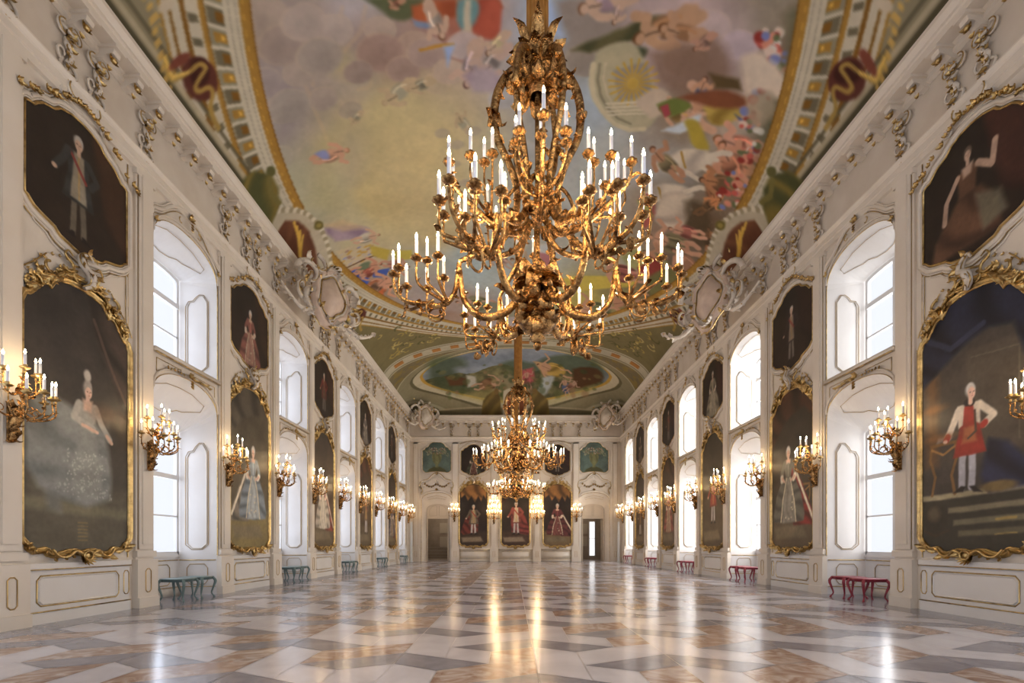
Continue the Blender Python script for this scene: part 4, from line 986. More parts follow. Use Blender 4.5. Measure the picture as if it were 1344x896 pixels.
# ---------------------------------------------------------------- pictures
# local frame of a picture: x to the right, y into the wall, z up from the floor
WX = {'left': (lambda s: (-HW, s, 0), PI/2), 'right': (lambda s: (HW, s, 0), -PI/2), 'back': (lambda s: (s, YF, 0), 0.0)}
def canvas_object(cv, hw, T, B, nu, nv, parent, depth=.03, gain=1.2):
    us = np.linspace(-1, 1, nu); top = np.interp(np.abs(us), *zip(*T)); bot = np.interp(np.abs(us), *zip(*B))
    vs = np.linspace(0, 1, nv)[:, None]
    Z = bot[None, :]*(1-vs) + top[None, :]*vs; X = np.tile(us*hw, (nv, 1)); Y = np.full_like(X, -depth)
    o = grid_mesh('canvas', np.c_[X.ravel(), Y.ravel(), Z.ravel()], nv, nu, CANVAS, parent)
    color_mesh(o, cv.at(X.ravel(), Z.ravel()), gain); return o
def face(cv, x, z, s, hair=(190,185,175), skin=(206,168,142), tall=1.0, look=0):
    s = s*.84
    cv.ell(x-.01*s, z+.045*s*tall, .105*s, .135*s*tall, tuple(c*.62 for c in hair), 0, .3); cv.ell(x+.01*s, z+.06*s*tall, .092*s, .12*s*tall, hair, 0, .35); cv.ell(x+look*.02*s, z-.02*s, .078*s, .115*s, skin, 0, .25)
    cv.ell(x-.035*s+look*.03*s, z+.005*s, .016*s, .009*s, (70,48,40), 0, .6); cv.ell(x+.035*s+look*.03*s, z+.005*s, .016*s, .009*s, (70,48,40), 0, .6)
    cv.ell(x+look*.03*s, z-.065*s, .022*s, .009*s, (150,70,64), 0, .6); cv.line([(x+look*.035*s, z+.0*s), (x+look*.045*s, z-.035*s)], .006*s, (168,122,100))
    cv.line([(x, z-.1*s), (x, z-.2*s)], .045*s, skin)
def lady(cv, x, z, h, gown, under, trim=(190,180,150), mantle=None, sc_w=1.0, dirn=1):
    """full-length lady; z = hem, h = height"""
    s = h/1.7; k = tuple(c*.55 for c in gown); l = tuple(min(255, c*1.35) for c in gown); W = .62*s*sc_w
    if mantle: cv.poly([(x-.1*s,z+1.35*s),(x+dirn*.2*s,z+1.3*s),(x+dirn*.55*s,z+.8*s),(x+dirn*.95*s,z+.1*s),(x+dirn*1.0*s,z-.1*s),(x+dirn*.2*s,z-.08*s),(x,z+.7*s)], mantle, .03, shade=(tuple(c*.45 for c in mantle), 1.2, 16, .8)); cv.line([(x+dirn*.2*s,z+1.3*s),(x+dirn*.5*s,z+.75*s),(x+dirn*.9*s,z+.05*s)], .035*s, (206,196,172))
    cv.poly([(x-.09*s,z+1.03*s),(x+.09*s,z+1.03*s),(x+.30*s,z+.92*s),(x+W*.8,z+.6*s),(x+W,z+.15*s),(x+W*.95,z),(x,z-.05*s),(x-W*.95,z),(x-W,z+.15*s),(x-W*.8,z+.6*s),(x-.30*s,z+.92*s)], gown, .025, shade=(k, 1.45, 17, .75))
    cv.poly([(x-.05*s,z+1.0*s),(x+.06*s,z+1.0*s),(x+.22*s,z+.5*s),(x+.30*s,z),(x-.24*s,z-.03*s),(x-.2*s,z+.5*s)], under, .03, shade=(tuple(c*.7 for c in under), .2, 26, .5))
    for i in range(7): cv.ell(x+random.uniform(-.2,.24)*s, z+random.uniform(.05,.7)*s, .03*s, .02*s, trim, 0, .6)
    for e_ in (-1, 1): cv.line([(x+e_*.07*s,z+1.0*s),(x+e_*.22*s,z+.5*s),(x+e_*.30*s,z+.0*s)], .02*s, trim)
    cv.poly([(x-.15*s,z+1.40*s),(x+.15*s,z+1.40*s),(x+.17*s,z+1.25*s),(x+.085*s,z+1.02*s),(x-.085*s,z+1.02*s),(x-.17*s,z+1.25*s)], gown, .02)
    cv.poly([(x-.10*s,z+1.43*s),(x+.10*s,z+1.43*s),(x+.08*s,z+1.33*s),(x-.08*s,z+1.33*s)], (206,168,142), .02)
    cv.line([(x,z+1.33*s),(x,z+1.05*s)], .02*s, l)
    for e_, q in ((-1, .26), (1, .2)):
        cv.line([(x+e_*.15*s,z+1.36*s),(x+e_*.25*s,z+1.18*s),(x+e_*.27*s,z+1.05*s)], .062*s, gown)
        cv.line([(x+e_*.26*s,z+1.04*s),(x+e_*q*s,z+.96*s)], .06*s, (214,206,188)); cv.line([(x+e_*.25*s,z+1.02*s),(x+e_*(q-.1)*s,z+.93*s)], .03*s, (206,168,142))
    face(cv, x, z+1.56*s, s, (196,190,180), tall=1.15)
def man(cv, x, z, h, coat, vest, legs=(176,172,170), robe=None, dirn=1, arm=1):
    s = h/1.7
    if robe: cv.poly([(x-.2*s,z+1.4*s),(x+.2*s,z+1.4*s),(x+dirn*.5*s,z+.9*s),(x+dirn*.75*s,z+.1*s),(x+dirn*.6*s,z-.05*s),(x-dirn*.25*s,z+.1*s),(x-dirn*.3*s,z+.9*s)], robe, .03, shade=(tuple(c*.5 for c in robe), 1.1, 16, .8))
    cv.line([(x-.08*s,z+.62*s),(x-.1*s,z+.3*s),(x-.11*s,z+.04*s)], .055*s, legs); cv.line([(x+.07*s,z+.62*s),(x+.09*s,z+.3*s),(x+.1*s,z+.04*s)], .055*s, legs)
    for e_ in (-1, 1): cv.poly([(x+e_*.07*s,z+.06*s),(x+e_*.13*s,z+.06*s),(x+e_*.24*s,z-.03*s),(x+e_*.06*s,z-.03*s)], (28,20,18), .012)
    cv.poly([(x-.20*s,z+1.42*s),(x+.20*s,z+1.42*s),(x+.2*s,z+1.0*s),(x+.30*s,z+.58*s),(x-.30*s,z+.56*s),(x-.19*s,z+1.0*s)], coat, .02, shade=(tuple(c*.6 for c in coat), 1.4, 14, .6))
    cv.poly([(x-.09*s,z+1.40*s),(x+.1*s,z+1.40*s),(x+.12*s,z+1.0*s),(x+.16*s,z+.62*s),(x-.16*s,z+.62*s),(x-.11*s,z+1.0*s)], vest, .02)
    cv.line([(x,z+1.38*s),(x+.01*s,z+.66*s)], .014*s, (190,150,80)); cv.line([(x-.17*s,z+1.38*s),(x+.14*s,z+1.0*s)], .028*s, (160,50,44))
    cv.line([(x+arm*.19*s,z+1.36*s),(x+arm*.36*s,z+1.16*s),(x+arm*.24*s,z+1.0*s)], .058*s, coat)
    cv.line([(x-arm*.19*s,z+1.36*s),(x-arm*.29*s,z+1.12*s),(x-arm*.42*s,z+.92*s)], .058*s, coat); cv.ell(x-arm*.43*s, z+.9*s, .05*s, .04*s, (206,168,142), 0, .4)
    face(cv, x, z+1.56*s, s, (190,184,176))
def bg(cv, top, bot, dr=None, seed=0):
    t = (cv.Y0-cv.y0)/(cv.h*cv.res); c = np.array(top, float)*t[..., None]+np.array(bot, float)*(1-t)[..., None]
    cv.c = c*(1+.5*fbm(cv.h, cv.w, .5/cv.res)[..., None])
def swag(cv, col, pts): cv.poly(pts, col, .05, shade=(tuple(c*.45 for c in col), .7, 9, .8))
def table(cv, x, z, w=.5, h=.8, col=(120,86,40)):
    cv.poly([(x-w/2,z+h),(x+w/2,z+h),(x+w/2,z+h-.06),(x-w/2,z+h-.06)], col, .01)
    for e_ in (-1, 1): cv.line([(x+e_*w*.44,z+h-.05),(x+e_*w*.5,z+h*.7),(x+e_*w*.30,z+h*.35),(x+e_*w*.42,z)], .028, col)
    cv.line([(x-w*.44,z+h-.1),(x,z+h-.22),(x+w*.44,z+h-.1)], .02, tuple(c*1.3 for c in col))
def low_canvas(kind, hw, res):
    cv = Cv(-hw, hw, 1.0, 5.7, res, warp=.012, cell=.2)
    if kind == 'grey_lady':
        bg(cv, (44,39,37), (58,52,42)); swag(cv, (64,52,45), [(.1,5.6),(1,5.5),(1,3.6),(.85,3.4),(.72,4.1),(.3,4.9)]); cv.line([(.25,5.2),(.6,4.5),(.95,3.9)], .03, (98,76,62), .6)
        cv.poly([(-1,2.35),(1,2.2),(1,1.0),(-1,1.0)], (80,74,58), .15); cv.poly([(-1,2.0),(1,1.9),(1,1.72),(-1,1.8)], (104,98,74), .06)
        cv.poly([(-.85,3.5),(-.4,3.62),(.1,3.5),(.5,3.25),(.62,2.6),(.6,2.05),(.1,1.9),(-.35,2.0),(-.75,2.15),(-.95,2.5),(-.97,3.1)], (116,121,119), .06, shade=((84,90,91), 1.3, 9, .6))
        cv.poly([(.02,3.3),(.25,3.2),(.42,2.4),(.3,1.98),(-.1,1.96),(-.2,2.5)], (126,130,125), .06, a=.7)
        for _ in range(150):
            q = random.random(); cv.ell(.1+random.uniform(-.5,.45)*(1.2-q*.5), 2.05+q*.8, random.uniform(.010,.028), .013, (160,164,158), random.uniform(0,3), .6, .7)
        s = 1.15; x, z = .12, 2.55
        cv.poly([(x-.17,z+1.15),(x+.17,z+1.15),(x+.2,z+.95),(x+.1,z+.68),(x-.12,z+.68),(x-.2,z+.95)], (140,138,130), .03); cv.poly([(x-.1,z+1.2),(x+.1,z+1.2),(x+.07,z+1.0),(x-.07,z+1.0)], (196,160,138), .03)
        cv.line([(x+.16,z+1.1),(x+.28,z+.85),(x+.46,z+.6)], .06, (150,148,140)); cv.line([(x+.4,z+.66),(x+.5,z+.55)], .035, (200,164,140)); cv.line([(x-.17,z+1.1),(x-.26,z+.85),(x+.1,z+.72)], .065, (150,148,140)); cv.line([(x-.1,z+.75),(x+.2,z+.68)], .03, (196,160,138))
        face(cv, x+.0, z+1.34, 1.05, (150,142,134), (206,168,148), 1.35, 1); cv.ell(x, z+1.62, .07, .1, (176,170,160), 0, .5)
        cv.poly([(-.65,2.1),(-.4,2.2),(-.35,1.75),(-.6,1.8)], (100,104,104), .06, a=.7)
        for i in range(6): cv.line([(-.06,1.62-i*.06),(.12,1.62-i*.06)], .012, (120,98,54), .7)
        cv.ell(.5, 3.6, .3, .16, (112,72,44), 0, 1.2, .5)
    elif kind == 'red_officer':
        bg(cv, (48,44,50), (60,54,46)); cv.poly([(-.95,5.6),(1,5.6),(1,2.7),(-.95,2.6)], (66,60,54), .1); cv.poly([(-.9,4.7),(-.65,4.7),(-.65,2.7),(-.9,2.7)], (98,70,44), .08); cv.poly([(-.1,4.6),(.85,4.5),(.85,2.8),(-.1,2.8)], (76,68,58), .04); cv.line([(0,4.45),(.78,4.36),(.78,2.9)], .012, (92,84,70))
        swag(cv, (30,34,56), [(-1,5.7),(1,5.7),(1,4.0),(.86,4.2),(.7,4.75),(.3,4.85),(-.2,4.7),(-.5,4.5),(-1,4.2)]); cv.line([(-.9,5.1),(-.4,4.75),(.2,4.95)], .05, (52,58,86), .7)
        cv.poly([(-1,2.05),(1,2.15),(1,1.0),(-1,1.0)], (52,48,38), .02)
        for z0, x0, c_ in ((2.05,-1,(146,136,104)),(1.80,-.45,(118,110,84)),(1.58,-.35,(104,98,74)),(1.38,-.25,(90,84,62))): cv.poly([(x0,z0+.10),(1,z0+.16),(1,z0+.06),(x0,z0)], c_, .02)
        cv.ell(-.70, 1.72, .25, .28, (50,44,34), 0, .1); cv.ell(-.74, 1.8, .13, .13, (84,74,54), 0, .8); cv.line([(-.95,1.5),(-.7,1.4),(-.45,1.5)], .025, (60,48,34))
        swag(cv, (36,40,70), [(.3,3.0),(.6,2.9),(.95,2.5),(1,2.15),(.3,2.12),(.15,2.4)]); cv.ell(.45,2.2,.3,.09,(110,90,50),0,.5)
        table(cv, -.55, 2.15, .55, .95, (120,84,42)); cv.poly([(-.7,3.1),(-.4,3.12),(-.36,3.18),(-.66,3.2)], (120,110,110), .02)
        x, z, s = -.05, 2.18, 1.0
        cv.line([(x-.12,z+.7),(x-.13,z+.35),(x-.14,z+.06)], .065, (158,160,172)); cv.line([(x+.05,z+.7),(x+.06,z+.35),(x+.04,z+.06)], .065, (164,166,178)); cv.poly([(x-.16,z+.08),(x-.05,z+.07),(x-.12,z-.02),(x-.3,z-.02)], (28,22,22), .015); cv.poly([(x+.0,z+.07),(x+.1,z+.07),(x+.24,z-.05),(x+.08,z-.03)], (28,22,22), .015)
        cv.poly([(x-.18,z+1.48),(x+.17,z+1.48),(x+.18,z+1.1),(x+.3,z+.62),(x-.3,z+.6),(x-.18,z+1.1)], (160,44,34), .02, shade=((112,28,24), 1.4, 14, .5)); cv.poly([(x-.1,z+1.1),(x+.1,z+1.1),(x+.14,z+.82),(x-.14,z+.82)], (178,110,60), .03, a=.7)
        cv.poly([(x-.22,z+1.5),(x-.08,z+1.5),(x-.12,z+1.15),(x-.2,z+1.1)], (196,186,168), .015); cv.poly([(x+.2,z+1.5),(x+.06,z+1.5),(x+.12,z+1.15),(x+.2,z+1.1)], (196,186,168), .015)
        cv.line([(x-.2,z+1.42),(x-.3,z+1.2),(x-.42,z+.98)], .065, (200,190,172)); cv.line([(x-.41,z+1.0),(x-.44,z+.95)], .06, (170,44,34)); cv.ell(x-.46,z+.92,.045,.035,(210,172,150),0,.4)
        cv.line([(x+.19,z+1.44),(x+.42,z+1.2),(x+.26,z+1.08)], .06, (200,190,172)); cv.line([(x+.28,z+1.1),(x+.24,z+1.07)], .055, (170,44,34)); cv.line([(x+.1,z+1.35),(x+.12,z+1.0),(x-.02,z+.9)], .02, (80,60,48))
        cv.line([(x-.04,z+1.52),(x+.04,z+1.5)], .06, (40,34,36)); face(cv, x+.02, z+1.68, 1.05, (190,186,180), (214,176,154), 1, 1)
        cv.line([(.42,1.66),(.72,1.68)], .022, (150,126,64)); cv.line([(.40,1.42),(.74,1.44)], .012, (130,110,60)); 
        cv.ell(-.72,3.75,.22,.07,(150,98,50),0,1.2,.6); cv.ell(-.6,3.2,.3,.06,(150,98,50),0,1.2,.5)
    else:
        o = kind; bg(cv, o.get('top', (44,40,36)), o.get('bot', (56,44,32)))
        if o.get('drape'): swag(cv, o['drape'], [(-1,5.7),(1,5.7),(1,4.6),(.6,5.0),(.1,4.9),(-.4,4.7),(-.9,4.2),(-1,3.6)] if not o.get('flip') else [(1,5.7),(-1,5.7),(-1,4.6),(-.6,5.0),(-.1,4.9),(.4,4.7),(.9,4.2),(1,3.6)])
        if o.get('canopy'):
            swag(cv, (150,98,44), [(-.95,5.1),(-.4,5.55),(.4,5.55),(.95,5.1),(.9,4.55),(.7,4.8),(.55,4.35),(.35,4.75),(.1,4.3),(-.15,4.75),(-.4,4.4),(-.6,4.85),(-.9,4.6)])
        if o.get('column'): cv.poly([(.5,5),(.8,5),(.8,2.4),(.5,2.4)], (82,70,56), .05)
        cv.poly([(-1,2.2),(1,2.15),(1,1),(-1,1)], o.get('floor', (84,70,50)), .12); cv.poly([(-.9,1.75),(.5,1.8),(.7,1.45),(-.8,1.4)], o.get('step', (110,98,74)), .06, a=.8)
        if o.get('table'): table(cv, o['table'], 1.9, .5, 1.0)
        if o['who'] == 'lady': lady(cv, o.get('x', 0), o.get('z', 1.75), o.get('h', 2.0), o['gown'], o['under'], mantle=o.get('mantle'), dirn=o.get('dir', 1))
        else: man(cv, o.get('x', 0), o.get('z', 1.8), o.get('h', 1.95), o['coat'], o['vest'], robe=o.get('mantle'), dirn=o.get('dir', 1))
    g_ = cv.c.mean(2, keepdims=True); cv.c = np.clip(cv.c*.8+g_*np.array((1.06,1,.92))*.2, 0, 255)*.92; cv.mottle(.14, .35); cv.mottle(.10, .06); return cv
def up_canvas(kind, hw, res, z0=6.1, z1=8.7):
    cv = Cv(-hw, hw, z0, z1, res, warp=.012, cell=.2); o = kind
    if o['who'] == 'vase':
        bg(cv, (74,98,90), (92,116,106)); cv.poly([(-.7,6.5),(.7,6.5),(.55,6.68),(.2,6.85),(-.2,6.85),(-.55,6.68)], (80,80,36), .03); cv.poly([(-.12,6.8),(.12,6.8),(.1,7.0),(.28,7.25),(.36,7.6),(.28,7.75),(-.28,7.75),(-.36,7.6),(-.28,7.25),(-.1,7.0)], (128,128,76), .03, shade=((84,88,48), 0, 14, .6))
        cv.ell(0,7.78,.4,.07,(120,116,62),0,.3); r = random.Random(2)
        for _ in range(120): cv.ell(r.uniform(-.62,.62), 8.0+r.uniform(-.22,.22)-.0, r.uniform(.02,.06), .04, r.choice([(196,180,160),(170,130,100),(90,110,70),(180,170,150),(110,70,60)]), 0, .5)
        for _ in range(90):
            s_ = r.choice((-1,1)); x = r.uniform(.35,.85); cv.ell(s_*x, 8.05-r.uniform(0,.75)*(x-.1), .03, .05, r.choice([(150,150,120),(70,104,80),(120,130,90)]), 0, .5)
    else:
        bg(cv, o.get('top', (38,30,26)), o.get('bot', (48,32,24)))
        swag(cv, o.get('drape', (64,36,28)), [(1,8.5),(.2,8.4),(.35,7.6),(.5,7.0),(1,6.6)] if not o.get('flip') else [(-1,8.5),(-.2,8.4),(-.35,7.6),(-.5,7.0),(-1,6.6)])
        if o['who'] == 'lady': lady(cv, o.get('x', 0), 6.3, o.get('h', 1.5), o['gown'], o['under'])
        elif o['who'] == 'man': man(cv, o.get('x', 0), 6.45, o.get('h', 1.5), o['coat'], o['vest'], legs=o.get('legs', (120,110,100)))
        else:   # seated lady at half length
            x = -.1; cv.poly([(x-.15,7.3),(x+.25,7.3),(x+.55,6.9),(x+.6,6.4),(x-.7,6.4),(x-.6,6.8)], o['gown'], .05, shade=((60,34,26), 1.1, 12, .7)); cv.poly([(x-.17,7.75),(x+.2,7.75),(x+.16,7.3),(x-.14,7.3)], o['gown'], .03); cv.poly([(x-.1,7.8),(x+.12,7.8),(x+.08,7.62),(x-.06,7.62)], (206,170,146), .03)
            cv.line([(x+.2,7.7),(x+.45,7.5),(x+.5,7.85)], .055, (196,160,136)); cv.line([(x-.17,7.7),(x-.38,7.4),(x-.42,7.05)], .05, (196,160,136)); cv.poly([(x+.15,7.2),(x+.6,7.0),(x+.7,6.6),(x+.3,6.5)], (120,118,96), .05, a=.8); face(cv, x+.02, 7.98, .95, (110,90,74))
    g_ = cv.c.mean(2, keepdims=True); cv.c = np.clip(cv.c*.75+g_*np.array((1.06,1,.92))*.25, 0, 255)*.86; cv.mottle(.14, .35); cv.mottle(.10, .06); return cv

FRL, CRL = {}, {}
def low_frame(hw, seed):
    """gilt moulding and carved ornament, shared by pictures of the same width"""
    key = (hw, seed)
    if key in FRL: return FRL[key]
    rnd = random.Random(seed); out = closed_outline(hw, LOWT, LOWB)
    fr = MB(); sweep_outline(fr, out, [(-.012, .02), (-.012, .05), (.010, .07), (.020, .05), (.030, .052), (.052, .085), (.07, .08), (.08, .055), (.09, .058), (.095, .0)])
    cr = MB()
    zt = lambda x: float(np.interp(min(1, abs(x)/hw), *zip(*LOWT))); zb = lambda x: float(np.interp(min(1, abs(x)/hw), *zip(*LOWB)))
    for x in np.linspace(-hw*.95, hw*.95, 36):
        if abs(x) < .1: continue
        r = rnd.uniform(.06, .125); lump(cr, x, zt(x)+.12+rnd.uniform(0,.13), r, -.07, 6, -1.0, rnd)
        cr.leaf((x, -.05, zt(x)+.10), (-1 if x > 0 else 1, -.4, .9), (0, -1, 0), .16, .05, 1.0, 4)
    cr.tube([(x, -.09, zt(x)+.13) for x in np.linspace(-.5, .5, 11)], .03, 5)
    for sg in (-1, 1):
        for x0, z0, r, tn in ((.34, 5.83, .15, 4.4), (.62, 5.62, .12, -4.2), (.84, 5.30, .11, 4.0), (.14, 5.72, .12, -4.0)):
            P = [(sg*(x0) + r*(1-.7*t)*math.cos(PI/2+sg*tn*t), -.08-.03*math.sin(PI*t), z0 + r*(1-.7*t)*math.sin(PI/2+sg*tn*t)) for t in np.linspace(0, 1, 14)]
            cr.tube(P, taper(14, .026, .016), 5)
        for k in range(5):    # trailing flowers hanging outside the crest
            lump(cr, sg*(.70+.10*k), 5.78-.12*k-.02*k*k, .045, -.03, 5, -1, rnd)
        cr.tube([(sg*.62, -.03, 5.86), (sg*.82, -.03, 5.62), (sg*1.0, -.03, 5.44), (sg*1.1, -.03, 5.24)], .012, 4)
    bo = MB()
    # shell at the foot
    for k in range(9):
        a = PI*(1.0 + k/8.0); bo.leaf((0, -.10, zb(0)-.10), (math.cos(a), -.12, math.sin(a)*.8), (0, -1, 0), .19, .035, .8, 4)
    bo.lathe([(.085,0),(.075,.04),(.05,.05),(.04,.03),(0,.03)], (0,0,0), 12) if False else None
    bo.tube([(.085*math.cos(t), -.16, zb(0)-.08+.075*math.sin(t)) for t in np.linspace(0, 2*PI, 15)[:-1]], .018, 5, True); bo.ball((0, -.14, zb(0)-.08), .055, 8, 5, (1,.5,1))
    for sg in (-1, 1):
        bo.tube(spline([(sg*.08, -.13, zb(0)-.06), (sg*.22, -.14, zb(0)+.0), (sg*.34, -.13, zb(.3)-.10), (sg*.48, -.12, zb(.5)-.07), (sg*.6, -.11, zb(.6)-.02)], 4), taper(17, .035, .018), 6)
        for x in (.2, .34, .52, .66, .86, .93): bo.leaf((sg*x, -.09, zb(x/hw if x < hw else .99)-.09), (sg*.9, -.3, -.5 if x < .6 else .4), (0, -1, 0), .14, .045, 1.0, 4)
        lump(bo, sg*.93, 1.22, .09, -.08, 6, -1, rnd)
    sc_ = MB()    # the white S-scroll at the top of the crest with gilt edges
    S_ = spline([(-.02, -.10, 5.62), (.07, -.15, 5.72), (.03, -.17, 5.86), (-.10, -.15, 5.97), (-.09, -.12, 6.12), (.03, -.13, 6.20), (.10, -.15, 6.12)], 5)
    sc_.cur = 0; sc_.tube(S_, np.interp(np.linspace(0, 1, len(S_)), [0, .3, .6, 1], [.04, .075, .055, .02]), 7); sc_.cur = 1
    for e_ in (-.06, .06): sc_.tube([(p[0]+e_, p[1]-.03, p[2]) for p in S_], .012, 4)
    for k in range(9):
        a = rnd.uniform(0, 2*PI); p = S_[3*k % len(S_)]; sc_.leaf((p[0], p[1]-.03, p[2]), (math.cos(a), -.4, math.sin(a)), (0, -1, 0), .14, .045, 1.1, 4)
    for sg in (-1, 1):
        sc_.tube(spline([(sg*.05, -.09, 5.95), (sg*.22, -.1, 5.90), (sg*.36, -.09, 6.0), (sg*.30, -.09, 6.10), (sg*.22, -.09, 6.05)], 4), taper(17, .022, .012), 5)
    FRL[key] = (fr, cr, bo, sc_); return FRL[key]
MESHES = {}
def share(key, mb, name, m, parent):
    if key in MESHES:
        o = bpy.data.objects.new(name, MESHES[key]); C.objects.link(o); o.parent = parent; return o
    o = mb.build(name, m, parent); MESHES[key] = o.data; return o
def low_picture(side, s, kind, label, res, nu, nv, hw=1.0):
    f, rz = WX[side]; t = tag(empty('framed_portrait', f(s), rz), label, 'painting', 'full-length portraits in ornate gilt frames')
    canvas_object(low_canvas(kind, 1.0, res), hw, LOWT, LOWB, nu, nv, t, gain=1.6 if side != 'back' else 1.3)
    fr, cr, bo, sw = low_frame(hw, 3)
    share(('f', hw), fr, 'frame', GOLD, t); share(('c', hw), cr, 'frame_crest', GOLD, t); share(('b', hw), bo, 'frame_shell', GOLD, t); share(('s', hw), sw, 'crest_scroll', [STUCCO, GOLD], t)
def up_picture(side, s, kind, label, res, nu, nv, hw=.965, T=None, B=None, cat='painting'):
    T = T or UPT; B = B or UPB; f, rz = WX[side]; t = tag(empty('shaped_picture', f(s), rz), label, cat, 'shaped pictures of the upper row')
    canvas_object(up_canvas(kind, max(hw, 1.0), res), hw, T, B, nu, nv, t)
    fr = MB(); sweep_outline(fr, closed_outline(hw, T, B), [(-.01, .025), (-.01, .045), (.008, .055), (.022, .045), (.022, 0)])
    share(('u', hw, len(T)), fr, 'frame', GOLD, t)
ordw = ['nearest', 'second', 'third', 'fourth', 'farthest']
LL = ['grey_lady',
      dict(who='lady', gown=(112,128,140), under=(150,160,164), x=.15, z=2.0, h=2.0, mantle=(120,110,96), dir=-1, top=(62,56,44), bot=(78,66,46), floor=(120,104,58), drape=(74,66,54)),
      dict(who='lady', gown=(176,164,146), under=(196,186,168), mantle=(150,50,40), x=-.1, z=1.9, top=(52,44,38), bot=(84,60,40)),
      dict(who='man', coat=(96,70,50), vest=(130,100,60), x=.1, top=(48,36,28), bot=(70,50,34), drape=(84,50,34)),
      dict(who='lady', gown=(90,84,96), under=(130,110,90), x=0, mantle=(120,56,40), top=(46,36,30), bot=(66,48,34))]
LT = ['portrait of a lady in a wide silvery gown, nearest gilt frame on the left wall',
      'portrait of a lady in a pale blue gown, gilt frame on the left wall',
      'portrait of a cream-gowned lady with red mantle on the left wall',
      'dark brown portrait of a standing man, fourth gilt frame along the left wall',
      'portrait of a lady in dark violet gown, farthest gilt frame on the left wall']
RL = ['red_officer',
      dict(who='lady', gown=(96,94,84), under=(130,126,114), mantle=(140,34,30), dir=1, x=-.15, z=1.9, h=2.1, top=(44,38,30), bot=(56,46,34), drape=(70,42,28), table=.6),
      dict(who='man', coat=(150,50,40), vest=(160,60,46), x=.05, z=2.1, h=1.9, top=(48,42,32), bot=(74,60,42), step=(124,112,84)),
      dict(who='lady', gown=(140,66,58), under=(150,120,96), x=0, z=1.9, top=(50,40,32), bot=(66,52,38), flip=1, drape=(70,44,30)),
      dict(who='man', coat=(84,64,48), vest=(110,80,56), x=0, top=(46,36,30), bot=(66,48,36))]
RT = ['portrait of a man in white coat and red waistcoat on the right wall',
      'portrait of a grey-gowned lady with red ermine mantle, second on the right wall',
      'portrait of a man in scarlet coat, third frame on the right wall',
      'portrait of a lady in rose gown, fourth gilt frame along the right wall',
      'dark portrait of a man in brown, farthest gilt frame on the right wall']
for k in range(5):
    q = [(.013, 150, 330), (.02, 80, 190), (.03, 60, 130), (.04, 44, 90), (.04, 40, 80)][k]
    low_picture('left', PK[k+1], LL[k], LT[k], *q); low_picture('right', PK[k+1], RL[k], RT[k], *q)
ULs = [dict(who='man', coat=(56,58,60), vest=(150,140,120), x=-.05, h=1.72, drape=(70,40,26), legs=(110,100,84)), dict(who='lady', gown=(150,84,74), under=(170,120,104), h=1.5, drape=(60,40,30)),
       dict(who='man', coat=(120,40,34), vest=(90,60,44), h=1.5), dict(who='lady', gown=(110,100,96), under=(130,120,110)), dict(who='man', coat=(70,50,40), vest=(96,70,50))]
ULt = ['shaped dark picture of a man with red sash, nearest in the left upper row', 'shaped dark picture of a lady in pink, second in the left upper row',
       'shaped dark picture of a red-coated man, third in the left upper row', 'shaped dark picture of a lady in grey, fourth in the left upper row', 'shaped dark brown picture of a man, farthest of the left upper row']
URs = [dict(who='seated', gown=(110,72,50), drape=(78,40,32)), dict(who='man', coat=(54,40,40), vest=(150,130,110), h=1.5, drape=(50,30,26)),
       dict(who='lady', gown=(140,130,108), under=(160,150,128), h=1.7), dict(who='man', coat=(84,40,34), vest=(100,70,50)), dict(who='lady', gown=(90,70,60), under=(110,90,74))]
URt = ['shaped dark picture of a seated lady, nearest in the right upper row', 'shaped dark picture of a slim dark-coated man, second in the right upper row',
       'shaped picture of a lady in pale olive gown, third of the right upper row', 'shaped dark picture of a man in brownish red, fourth of the right upper row', 'shaped brown picture of a lady, farthest of the right upper row']
for k in range(5):
    q = [(.014, 120, 150), (.022, 60, 76), (.03, 44, 56), (.04, 34, 42), (.04, 30, 36)][k]
    up_picture('left', PK[k+1], ULs[k], ULt[k], *q); up_picture('right', PK[k+1], URs[k], URt[k], *q)
BK = [(-3.03, dict(who='man', coat=(96,84,70), vest=(150,130,100), mantle=(116,44,36), dir=-1, canopy=1, x=0, z=2.0, h=2.1, top=(26,20,20), bot=(44,30,26), step=(150,132,104), floor=(60,44,34)), 'portrait of a red-mantled man under a gold canopy, left of three, end wall'),
      (0, dict(who='man', coat=(140,60,54), vest=(186,170,146), mantle=(136,50,50), dir=1, drape=(60,34,28), x=.05, z=2.0, h=2.3, top=(30,24,22), bot=(50,36,30), step=(150,134,110), floor=(70,50,40)), 'portrait of a figure in rose-red robes, middle of three, end wall'),
      (3.03, dict(who='lady', gown=(98,42,44), under=(124,66,62), mantle=(90,42,42), dir=1, canopy=1, x=0, z=1.95, h=2.2, top=(28,20,20), bot=(46,32,26), floor=(110,90,60)), 'portrait of a lady in crimson under a gold canopy, right of three, end wall')]
for x, k, lb in BK: low_picture('back', x, k, lb, .03, 60, 130)
for x, k, lb in ((-3.03, dict(who='lady', gown=(70,72,56), under=(110,60,50)), 'small dark picture of a lady in green, end wall above the left portrait'), (0, dict(who='man', coat=(60,50,44), vest=(90,70,56)), 'dark picture behind the chandelier, end wall above the middle portrait'), (3.03, dict(who='man', coat=(84,50,44), vest=(110,80,64)), 'small reddish dark picture of a man, end wall above the right portrait')):
    up_picture('back', x, k, lb, .035, 44, 54, hw=.90)
for x, lb in ((-DX, 'teal picture of a flower-filled stone urn above the left door'), (DX, 'teal picture of a flower-filled stone urn above the right door')):
    up_picture('back', x, dict(who='vase'), lb, .02, 70, 76, hw=1.02, T=VT, B=VB)

